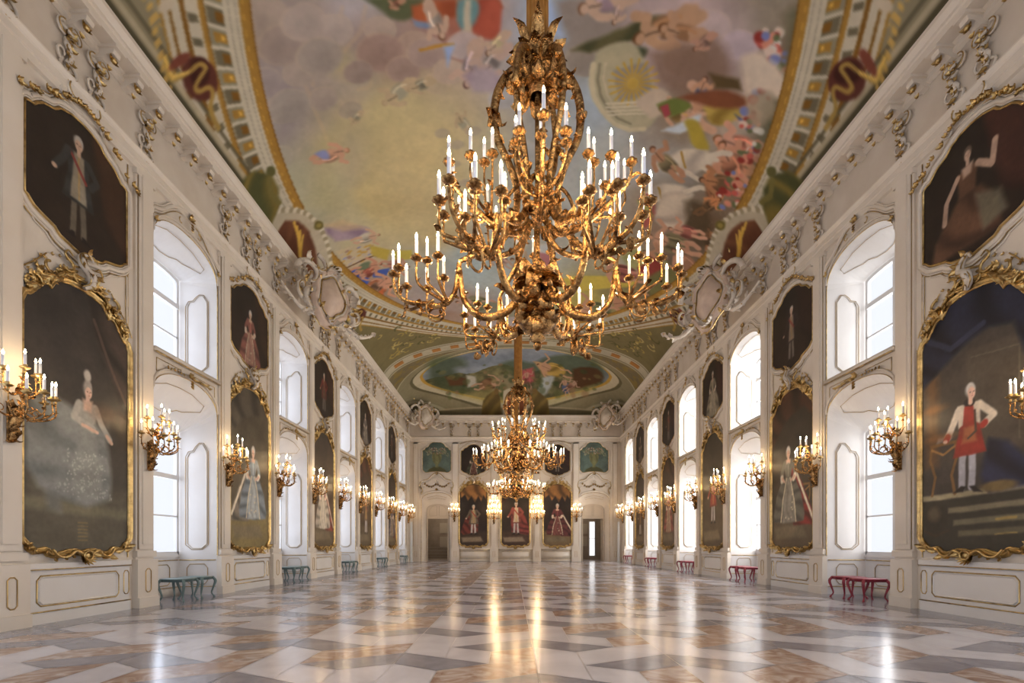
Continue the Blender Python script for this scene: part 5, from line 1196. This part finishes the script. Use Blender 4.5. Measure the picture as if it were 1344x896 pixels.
# ---------------------------------------------------------------- candle fittings
def candle_mesh(r=.019, h=.17):
    m = MB(); m.lathe([(r*1.15,0),(r,.01),(r,h*.97),(r*.6,h),(0,h)], n=8); return m
def flame_mesh(s=1.0):
    m = MB(); m.lathe([(0,0),(.009*s,.008*s),(.013*s,.022*s),(.009*s,.042*s),(.003*s,.06*s),(0,.064*s)], n=7); return m
def pan_mesh(r=.065):
    m = MB(); m.lathe([(0,-.075),(.012,-.07),(.018,-.05),(.010,-.035),(.02,-.02),(r*.75,-.012),(r,.008),(r*.97,.016),(r*.6,.0),(.03,.004),(.026,.03),(.03,.05),(.021,.052)], n=16, scal=.07, lobes=8); return m
CM = candle_mesh().build('candle', WAX); FM = flame_mesh(1.25).build('flame', FLAME); PM = pan_mesh().build('drip_pan', BRONZE)
PMG = PM.copy(); PMG.data = PM.data.copy(); PMG.data.materials[0] = GOLD
for o in (CM, FM, PM): C.objects.unlink(o)
def put(src, parent, loc, name=None):
    o = bpy.data.objects.new(name or src.name.split('.')[0], src.data); C.objects.link(o); o.parent = parent; o.location = loc; return o
def light(parent, loc, w, r=.12):
    l = bpy.data.lights.new('candle_glow', 'POINT'); l.energy = w; l.color = (1.0, .66, .34); l.shadow_soft_size = r
    o = bpy.data.objects.new('candle_glow', l); C.objects.link(o); o.parent = parent; o.location = loc
def candle_at(parent, loc, pan=None):
    put(pan or PM, parent, loc, 'drip_pan'); c = put(CM, parent, (loc[0], loc[1], loc[2]+.045), 'candle'); put(FM, c, (0, 0, .168), 'flame')
def leafy(mb, pts, L, w, step=2, rnd=random, out=(0,0,1), curl=1.2):
    for i in range(1, len(pts)-1, step):
        p = np.array(pts[i]); t = np.array(pts[i+1])-np.array(pts[i-1]); t /= max(np.linalg.norm(t), 1e-6)
        a = np.array((rnd.uniform(-1,1), rnd.uniform(-1,1), rnd.uniform(-.6,1))); a -= t*np.dot(a, t); a /= max(np.linalg.norm(a), 1e-6)
        mb.leaf(p, t*.8+a*.7, a, L*rnd.uniform(.7,1.2), w, curl, 4)
def pol(r, az, z): return (r*math.cos(az), r*math.sin(az), z)
def chandelier(label, loc):
    Z0 = 3.55
    t = tag(empty('chandelier', (loc[0], loc[1], Z0)), label, 'chandelier', 'many-armed gilt candle chandeliers')
    rnd = random.Random(21); z = lambda a: a - Z0
    top = float(vault(np.array(loc[0]), np.array(loc[1])))
    m = MB(); m.tube([(0,0,z(7.1)), (0,0,z(top-.03))], .115, 12)
    for k in range(12): m.tube([(.112*math.cos(k*PI/6), .112*math.sin(k*PI/6), z(7.1)), (.112*math.cos(k*PI/6), .112*math.sin(k*PI/6), z(top-.03))], .018, 4)
    m.build('hanging_rod', ROD, t)
    m = MB(); m.tube([(0,0,z(4.3)), (0,0,z(7.2))], .03, 8)
    m.lathe([(.02,z(5.0)),(.06,z(5.05)),(.09,z(5.15)),(.05,z(5.3)),(.03,z(5.5))], n=12); m.build('inner_stem', BRONZE, t)
    m = MB(); m.lathe([(.08,z(6.52)),(.13,z(6.62)),(.16,z(6.75)),(.13,z(6.86)),(.17,z(6.94)),(.15,z(7.04)),(.13,z(7.12)),(.12,z(7.18))], n=14)
    for k in range(22):
        a = k*2*PI/11; zz = 6.60+.24*(k//11); m.leaf(pol(.13, a, z(zz)), (math.cos(a)*.45, math.sin(a)*.45, .9), (math.cos(a), math.sin(a), 0), .30, .075, 1.5, 5)
    for k in range(6):
        a = k*PI/3+.5; m.leaf(pol(.14, a, z(6.62)), (math.cos(a)*.6, math.sin(a)*.6, -.7), (math.cos(a), math.sin(a), .2), .3, .08, 1.6, 5)
        m.leaf(pol(.12, a, z(7.06)), (math.cos(a)*.25, math.sin(a)*.25, 1), (math.cos(a), math.sin(a), 0), .34, .07, 1.1, 5)
    m.build('crown', BRONZE, t)
    m = MB(); m.lathe([(.04,z(3.62)),(.10,z(3.66)),(.06,z(3.72)),(.10,z(3.78)),(.13,z(3.9)),(.10,z(3.97)),(.15,z(4.05)),(.17,z(4.18)),(.12,z(4.30)),(.07,z(4.4)),(.05,z(4.6))], n=16)
    for k in range(72):
        a = k*2*PI/12+.26*(k//12)+rnd.uniform(-.1,.1); zz = 3.86+.10*(k//12); m.leaf(pol(rnd.uniform(.08,.14), a, z(zz)), (math.cos(a)*.9, math.sin(a)*.9, rnd.uniform(-.7,.9)), (rnd.uniform(-.6,.6), rnd.uniform(-.6,.6), rnd.choice((-1,1))), rnd.uniform(.20,.32), .085, 1.7, 5)
    m.ball((0,0,z(3.58)), .05, 8, 6); m.build('boss', BRONZE, t)
    d = MB(); d.lathe([(.02,z(3.70)),(.16,z(3.76)),(.21,z(3.82)),(.215,z(3.86)),(.19,z(3.84)),(.06,z(3.86))], n=24, scal=.05, lobes=12); d.build('dish', BRONZE, t)
    for k in range(6):
        az = k*PI/3; ca, sa = math.cos(az), math.sin(az)
        # scrolled rib from the crown, bulging, down to the arm
        m = MB(); R_ = spline([pol(.10,az+.0,z(6.76)), pol(.24,az,z(6.86)), pol(.40,az,z(6.72)), pol(.50,az,z(6.42)), pol(.48,az,z(6.05)), pol(.33,az,z(5.72)), pol(.24,az,z(5.4)), pol(.28,az,z(5.05)), pol(.48,az,z(4.78)), pol(.74,az,z(4.66)), pol(.92,az,z(4.58))], 4)
        m.tube(R_, np.interp(np.linspace(0,1,len(R_)), [0,.25,.5,.8,1], [.035,.055,.042,.045,.03]), 7, flat=.7, up=(-sa,ca,0)); leafy(m, R_, .15, .05, 3, rnd)
        for q in (14, 28):
            for _ in range(6): m.leaf(R_[q], (rnd.uniform(-1,1), rnd.uniform(-1,1), rnd.uniform(-1,1)), (rnd.uniform(-1,1), rnd.uniform(-1,1), .5), rnd.uniform(.12,.2), .06, 1.7, 4)
        m.tube([pol(.26+.10*math.cos(q), az, z(6.68+.10*math.sin(q))) for q in np.linspace(1.5, -4.5, 14)], taper(14,.03,.018), 5)
        m.build('rib', BRONZE, t)
        # lower arm with side branches
        m = MB()
        A_ = spline([pol(.16,az,z(4.22)), pol(.38,az,z(3.98)), pol(.66,az,z(3.93)), pol(.86,az,z(4.12)), pol(.92,az,z(4.5)), ], 5)
        m.tube(A_, np.interp(np.linspace(0,1,len(A_)), [0,.5,1], [.05,.045,.03]), 7); leafy(m, A_, .15, .05, 5, rnd)
        B_ = spline([pol(.92,az,z(4.56)), pol(.98,az,z(4.2)), pol(1.14,az,z(4.06)), pol(1.32,az,z(4.08)), pol(1.52,az,z(4.10)), pol(1.66,az,z(4.2)), pol(1.70,az,z(4.36))], 4)
        m.tube(B_, np.interp(np.linspace(0,1,len(B_)), [0,.4,1], [.032,.034,.018]), 6); leafy(m, B_, .13, .045, 3, rnd)
        tips = [(1.70,0,4.42),(1.60,.125,4.38),(1.60,-.125,4.38),(1.40,.235,4.42),(1.40,-.235,4.42),(1.16,.20,4.50),(1.16,-.20,4.50),(1.30,.0,4.58)]
        for j, (r, da, zz) in enumerate(tips[1:]):
            st = pol(1.05+.1*(j//2 == 0)+.18*(r > 1.5), az, z(4.08)); e_ = pol(r, az+da, z(zz-.07))
            mid = ((st[0]+e_[0])/2 + (e_[0]-st[0])*.32, (st[1]+e_[1])/2 + (e_[1]-st[1])*.32, z(4.05+.04*j))
            Q = spline([st, mid, (e_[0], e_[1], z(zz-.22)), e_], 5); m.tube(Q, taper(len(Q), .02, .012), 5); leafy(m, Q, .08, .026, 7, rnd)
        for q in range(3): lp = pol(1.15+.2*q, az, z(4.02)); m.leaf(lp, (rnd.uniform(-1,1), rnd.uniform(-1,1), -1), (ca, sa, 0), .16, .05, 1.4, 5)
        for sg in (-1, 1): m.tube([pol(1.2+.10*math.cos(q), az+sg*.06*(1+q*.1), z(3.99+.09*math.sin(q))) for q in np.linspace(1.5, -3.5, 11)], taper(11,.018,.010), 5)
        m.build('lower_arm', BRONZE, t)
        for (r, da, zz) in tips: candle_at(t, pol(r, az+da, z(zz)))
        # upper arm, midway between the ribs
        a2 = az + PI/6; m = MB()
        U_ = spline([pol(.10,a2,z(5.02)), pol(.28,a2,z(4.82)), pol(.52,a2,z(4.80)), pol(.76,a2,z(4.90)), pol(.98,a2,z(5.02)), pol(1.10,a2,z(5.14)), pol(1.12,a2,z(5.24))], 4)
        m.tube(U_, np.interp(np.linspace(0,1,len(U_)), [0,.5,1], [.035,.03,.015]), 6); leafy(m, U_, .12, .04, 4, rnd)
        m.tube(spline([pol(.03,a2,z(5.6)), pol(.22,a2,z(5.42)), pol(.40,a2,z(5.2)), pol(.52,a2,z(4.85))], 4), .022, 5)
        tp = [(1.12,0,5.30),(1.0,.23,5.27),(1.0,-.23,5.27),(.78,.34,5.36),(.78,-.34,5.36),(.70,0,5.46)]
        for (r, da, zz) in tp[1:]:
            st = pol(.62, a2, z(4.88)); e_ = pol(r, a2+da, z(zz-.07))
            Q = spline([st, ((st[0]+e_[0]*2)/3, (st[1]+e_[1]*2)/3, z(4.92)), (e_[0], e_[1], z(zz-.2)), e_], 5); m.tube(Q, taper(len(Q), .018, .011), 5); leafy(m, Q, .08, .026, 7, rnd)
        m.build('upper_arm', BRONZE, t)
        for (r, da, zz) in tp: candle_at(t, pol(r, a2+da, z(zz)))
    for k in range(6): light(t, pol(1.25, k*PI/3+.52, z(4.75)), CANDLE_W)
    return t
ch = chandelier('nearest and largest looking gilt chandelier, hanging before the painted oval', (0.05, 5.7))
def recopy(src, loc, label):
    c = copy_tree(src); c.location = (loc[0], loc[1], src.location.z + .15); c['label'] = label
    rod = [o for o in c.children if o.name.startswith('hanging_rod')][0]
    return c
ch2 = recopy(ch, (0.0, 18.2), 'gilt chandelier hanging behind the nearest one, middle of the three')
ch3 = recopy(ch, (0.0, 28.5), 'farthest gilt chandelier, low before the end wall portraits')
# each rod reaches its own point of the vault
for c_ in (ch2, ch3):
    for o in c_.children:
        if o.name.startswith('hanging_rod'):
            o.data = o.data.copy(); top = float(vault(np.array(0.0), np.array(c_.location.y))) - 3.70 - .03
            zt_ = max(v.co.z for v in o.data.vertices)
            for v in o.data.vertices:
                if v.co.z > zt_ - .2: v.co.z += top - zt_

def sconce(tall=False):
    """origin at the foot of the bracket; -y out of the wall"""
    t = empty('wall_sconce', (0,0,0)); rnd = random.Random(31)
    m = MB(); m.box(-.05,.05,-.03,0,.02,.62)
    S_ = spline([(0,-.04,.03),(0,-.10,.14),(0,-.08,.28),(0,-.15,.40),(0,-.12,.52)], 4); m.tube(S_, taper(len(S_), .04, .06, .075), 7)
    for k in range(22):
        zz = .02+.55*k/21; a = rnd.uniform(PI, 2*PI); m.leaf((0,-.07,zz), (math.cos(a)*.9, math.sin(a)*.6, rnd.uniform(-.6,.5)), (0,-.3,1), rnd.uniform(.12,.2), .055, 1.4, 4)
    m.build('bracket', BRONZE, t)
    m = MB(); tips = []
    zs = 1.0
    st = spline([(0,-.12,.45),(0,-.22,.62),(0,-.16,.82),(0,-.26,1.0)], 4); m.tube(st, taper(len(st), .028, .016), 6); leafy(m, st, .13, .04, 2, rnd)
    tiers = [(.40, .72, 7), (.24, 1.06, 4)] if not tall else [(.52, .72, 8), (.42, 1.10, 7), (.30, 1.50, 6), (.14, 1.86, 3)]
    for ti, (r, zz, n) in enumerate(tiers):
        for k in range(n):
            a = PI + (PI*1.0)*(k+.0)/(n-1); rr = r*(1+.08*(k % 2)); e_ = (rr*math.cos(a), -.20+rr*.80*math.sin(a)*1.0 if abs(math.sin(a)) > .1 else -.16, zz+.05*(k % 2))
            s0 = (0, -.14, zz-.30+.02*k)
            Q = spline([s0, (e_[0]*.45, (s0[1]+e_[1])/2, zz-.34), (e_[0]*.95, e_[1], zz-.24), (e_[0], e_[1], e_[2]-.07)], 6)
            m.tube(Q, taper(len(Q), .017, .010), 5); leafy(m, Q, .08, .022, 4, rnd); tips.append(e_)
            m.tube([(e_[0]*.55+.05*math.cos(q)*math.cos(a), e_[1]*.6+.05*math.cos(q)*math.sin(a), zz-.22+.05*math.sin(q)) for q in np.linspace(0, 4.6, 9)], .009, 4)
    if tall:
        m.tube([(0,-.16,.9),(0,-.16,1.9)], .02, 6)
    m.build('branches', BRONZE, t)
    for e_ in tips: candle_at(t, e_, PMG)
    hh = .95 if not tall else 1.5
    light(t, (0, -.34, hh), SCONCE_W * (6 if tall else 1), .10)
    if tall: light(t, (0, -.5, .95), SCONCE_W * 4, .1)
    return t
sc0 = sconce(); used = [0]
def place_sconce(side, s, label, src=None, z=2.72, d=.10):
    f, rz = WX[side]; p = f(s); src = src or sc0
    o = src if not used[0] else copy_tree(src); used[0] = 1
    o.scale = (.94, .94, .94)
    nx = {'left': (d, 0), 'right': (-d, 0), 'back': (0, -d)}[side]
    o.location = (p[0]+nx[0], p[1]+nx[1], z); o.rotation_euler = (0, 0, rz); tag(o, label, 'sconce', 'gilt candle sconces along the walls')
nm = ['', 'first', 'first', 'second', 'third', 'fourth', 'last']
for side in ('left', 'right'):
    for i, w in enumerate(WK):
        for e_ in (-1.33, 1.33):
            s = w + e_ - (.14 if i == 1 and side == 'right' else 0)
            if s < 6 or s > YF - .8: continue
            if i == 1: lb = 'gilt candle sconce before the nearest portrait on the %s wall' % side
            else: lb = 'gilt candle sconce on the %s wall, %s pilaster of the %s window bay' % (side, 'near' if e_ < 0 else 'far', nm[i])
            place_sconce(side, s, lb)
for x, lb in ((-4.40, 'small bright sconce on the end wall beside the left door'), (4.40, 'small bright sconce on the end wall beside the right door')):
    place_sconce('back', x, lb, z=2.85)
big = sconce(True); used[0] = 0
for x, lb in ((-1.55, 'tall brightly lit sconce left of the middle end wall portrait'), (1.55, 'tall brightly lit sconce right of the middle end wall portrait')):
    place_sconce('back', x, lb, big, z=2.70)
C_ = None

# ---------------------------------------------------------------- stools in the window recesses
def stool(m):
    t = empty('stool', (0,0,0)); W, D, H = .29, .25, .50
    s = MB(); out = []
    for i in range(40):
        a = 2*PI*i/40; r = 1/max(abs(math.cos(a)), abs(math.sin(a))) * (1+.0*a); c_, q = math.cos(a)*r, math.sin(a)*r
        wv = 1 - .05*math.cos(4*a)*-1 - .04*abs(math.sin(2*a))
        out.append((c_*W*wv, q*D*wv))
    rows = [[(x*k, y*k, z) for x, y in out] for k, z in ((.0, H-.075), (.93, H-.075), (.96, H-.03), (1.0, H-.025), (1.0, H-.008), (.96, H), (0, H+.004))]
    s.grid(rows, True); s.build('seat', m, t)
    for sx in (-1, 1):
        for sy in (-1, 1):
            l = MB(); P = spline([(sx*W*.84, sy*D*.84, H-.03), (sx*W*.98, sy*D*.98, H-.12), (sx*W*.86, sy*D*.86, H-.28), (sx*W*.78, sy*D*.78, .10), (sx*W*.92, sy*D*.92, .018)], 4)
            l.tube(P, np.interp(np.linspace(0,1,len(P)), [0,.25,.6,.9,1], [.03,.032,.019,.016,.022]), 7); l.lathe([(.0,0),(.026,.0),(.026,.02),(.0,.03)], (sx*W*.92, sy*D*.92, 0), 8); l.build('leg', m, t)
    return t
for side, m, cn in ((-1, TEAL, 'teal'), (1, RED, 'crimson')):
    st = stool(m); first = True
    for i, w in enumerate(WK):
        if i < 2: continue
        for e_, q in ((-.31, 'nearer'), (.31, 'farther')):
            o = st if first else copy_tree(st); first = False
            o.location = (side*(HW - .02), w + e_ - .02, 0)
            tag(o, '%s of the two painted %s stools under the %s %s window' % (q, cn, nm[i], 'left' if side < 0 else 'right'), 'stool', '%s stools in the window recesses' % cn)

# ---------------------------------------------------------------- stucco cartouches over the cornice
def cartouche(loc, rz, s, label, cat='cartouche', corner=False):
    t = tag(empty('stucco_cartouche', loc, rz), label, cat, 'stucco cartouches along the cornice'); rnd = random.Random(int(abs(loc[0]*7+loc[1])))
    sh = MB(); n = 26; rim = [((.50+.07*math.cos(3*a)+.04*math.sin(2*a))*s*math.cos(a), (.60+.08*math.cos(4*a+1))*s*math.sin(a)) for a in np.linspace(0, 2*PI, n+1)[:-1]]
    rows = [[(x*k, -.30*s*(1-k*k)-.22*s, z*k+.62*s) for x, z in rim] for k in (0, .3, .6, .85, 1.0)]
    sh.grid(rows, True); sh.build('shield', SHIELD if not corner else STUCCO, t)
    b = MB(); g = MB()
    bd = MB(); rows = []
    for k, yy in ((1.04, -.22), (1.14, -.34), (1.3, -.30), (1.42, -.14)):
        rows.append([(x*k*(1+.05*math.cos(j*PI)), yy*s, z*k*(1+.03*math.cos(j*PI))+.62*s) for j, (x, z) in enumerate(rim)])
    bd.grid(rows, True); bd.build('shield_border', SHIELD, t); g.tube([(x*1.42, -.16*s, z*1.42+.62*s) for x, z in rim], .02*s, 5, True)
    b.tube([(x*1.04, -.26*s, z*1.04+.62*s) for x, z in rim], .05*s, 6, True); g.tube([(x*.93, -.31*s, z*.93+.62*s) for x, z in rim], .018*s, 5, True)
    def sc(x0, z0, r, a0, tn, th, y=-.2):
        P = [(x0*s + r*s*(1-.7*q)*math.cos(a0+tn*q), (y-.08*math.sin(PI*q))*s, z0*s + r*s*(1-.7*q)*math.sin(a0+tn*q)) for q in np.linspace(0, 1, 14)]
        b.tube(P, taper(14, th*s, th*.5*s), 7); g.tube([(p[0], p[1]-.05*s, p[2]) for p in P], .014*s, 4)
    for sg in (-1, 1):
        sc(sg*.72, .95, .42, 0 if sg > 0 else PI, sg*4.4, .09); sc(sg*.62, .25, .36, PI/2, sg*-4.2, .085); sc(sg*.42, 1.38, .30, PI/2, sg*4.2, .07); sc(sg*.95, .50, .26, -PI/2, sg*4.0, .06)
        for k in range(12):
            b.leaf((sg*rnd.uniform(.45,1.0)*s, -.15*s, rnd.uniform(-.1,1.4)*s), (sg*.7, -.4, rnd.uniform(-1,1)), (0,-1,.2), .34*s, .12*s, 1.3, 5)
        for k in range(10):
            g.leaf((sg*rnd.uniform(.3,.95)*s, -.3*s, rnd.uniform(-.2,1.6)*s), (sg*rnd.uniform(-.4,1), -.3, rnd.uniform(-.6,1)), (0,-1,.2), .20*s, .05*s, 1.3, 5)
        P = spline([(sg*.55*s, -.2*s, .1*s), (sg*1.0*s, -.3*s, -.12*s), (sg*1.45*s, -.35*s, .02*s), (sg*1.75*s, -.35*s, .25*s)], 5); b.tube(P, taper(len(P), .07*s, .035*s), 6); leafy(b, P, .2*s, .07*s, 2, rnd); leafy(g, P, .12*s, .03*s, 3, rnd)
    for k in range(7): a = PI*(.15+.7*k/6); b.leaf((0, -.2*s, 1.2*s), (math.cos(a), -.35, math.sin(a)), (0,-1,0), .40*s, .11*s, 1.0, 5)
    for k in range(5): a = PI*(.2+.6*k/4); g.leaf((0, -.25*s, 1.3*s), (math.cos(a), -.35, math.sin(a)), (0,-1,0), .38*s, .05*s, 1.2, 6)
    for k in range(7): a = -PI*(.1+.8*k/6); b.leaf((0, -.22*s, .02*s), (math.cos(a), -.3, math.sin(a)), (0,-1,0), .38*s, .10*s, 1.1, 5)
    lump(g, 0, -.12*s, .2*s, -.32*s, 7, -1, rnd)
    # staffs, a helmet-like knob and a banner behind the shield
    b.build('scrollwork', STUCCO, t); g.build('gilt_leaves', GOLD, t)
    return t
for sg, w_ in ((-1, 'left'), (1, 'right')):
    c1 = cartouche((sg*(HW-1.0), WK[3]+.1, 8.85), PI/2*(-sg) + sg*.45, 1.16, 'large rocaille stucco shield over the cornice halfway along the %s wall' % w_)
    c2 = cartouche((sg*(HW-1.22), YF-1.22, 9.5), PI/4*(-sg), 1.0, 'rocaille stucco cartouche in the far %s corner below the vault' % w_, corner=True)
for sg, w_ in ((-1, 'left'), (1, 'right')):
    m = MB(); m.box(-.07,.07,-.07,.07,.02,2.85); m.box(-.11,.11,-.11,.11,0,.03)
    o = m.build('light_column', mat('white_lacquer_%s' % w_, (.80,.84,.86), .25), smooth=False); o.location = (sg*7.33 if sg > 0 else -7.40, YF-.62, 0)
    tag(o, 'slim white upright column in the far %s corner' % w_, 'column')
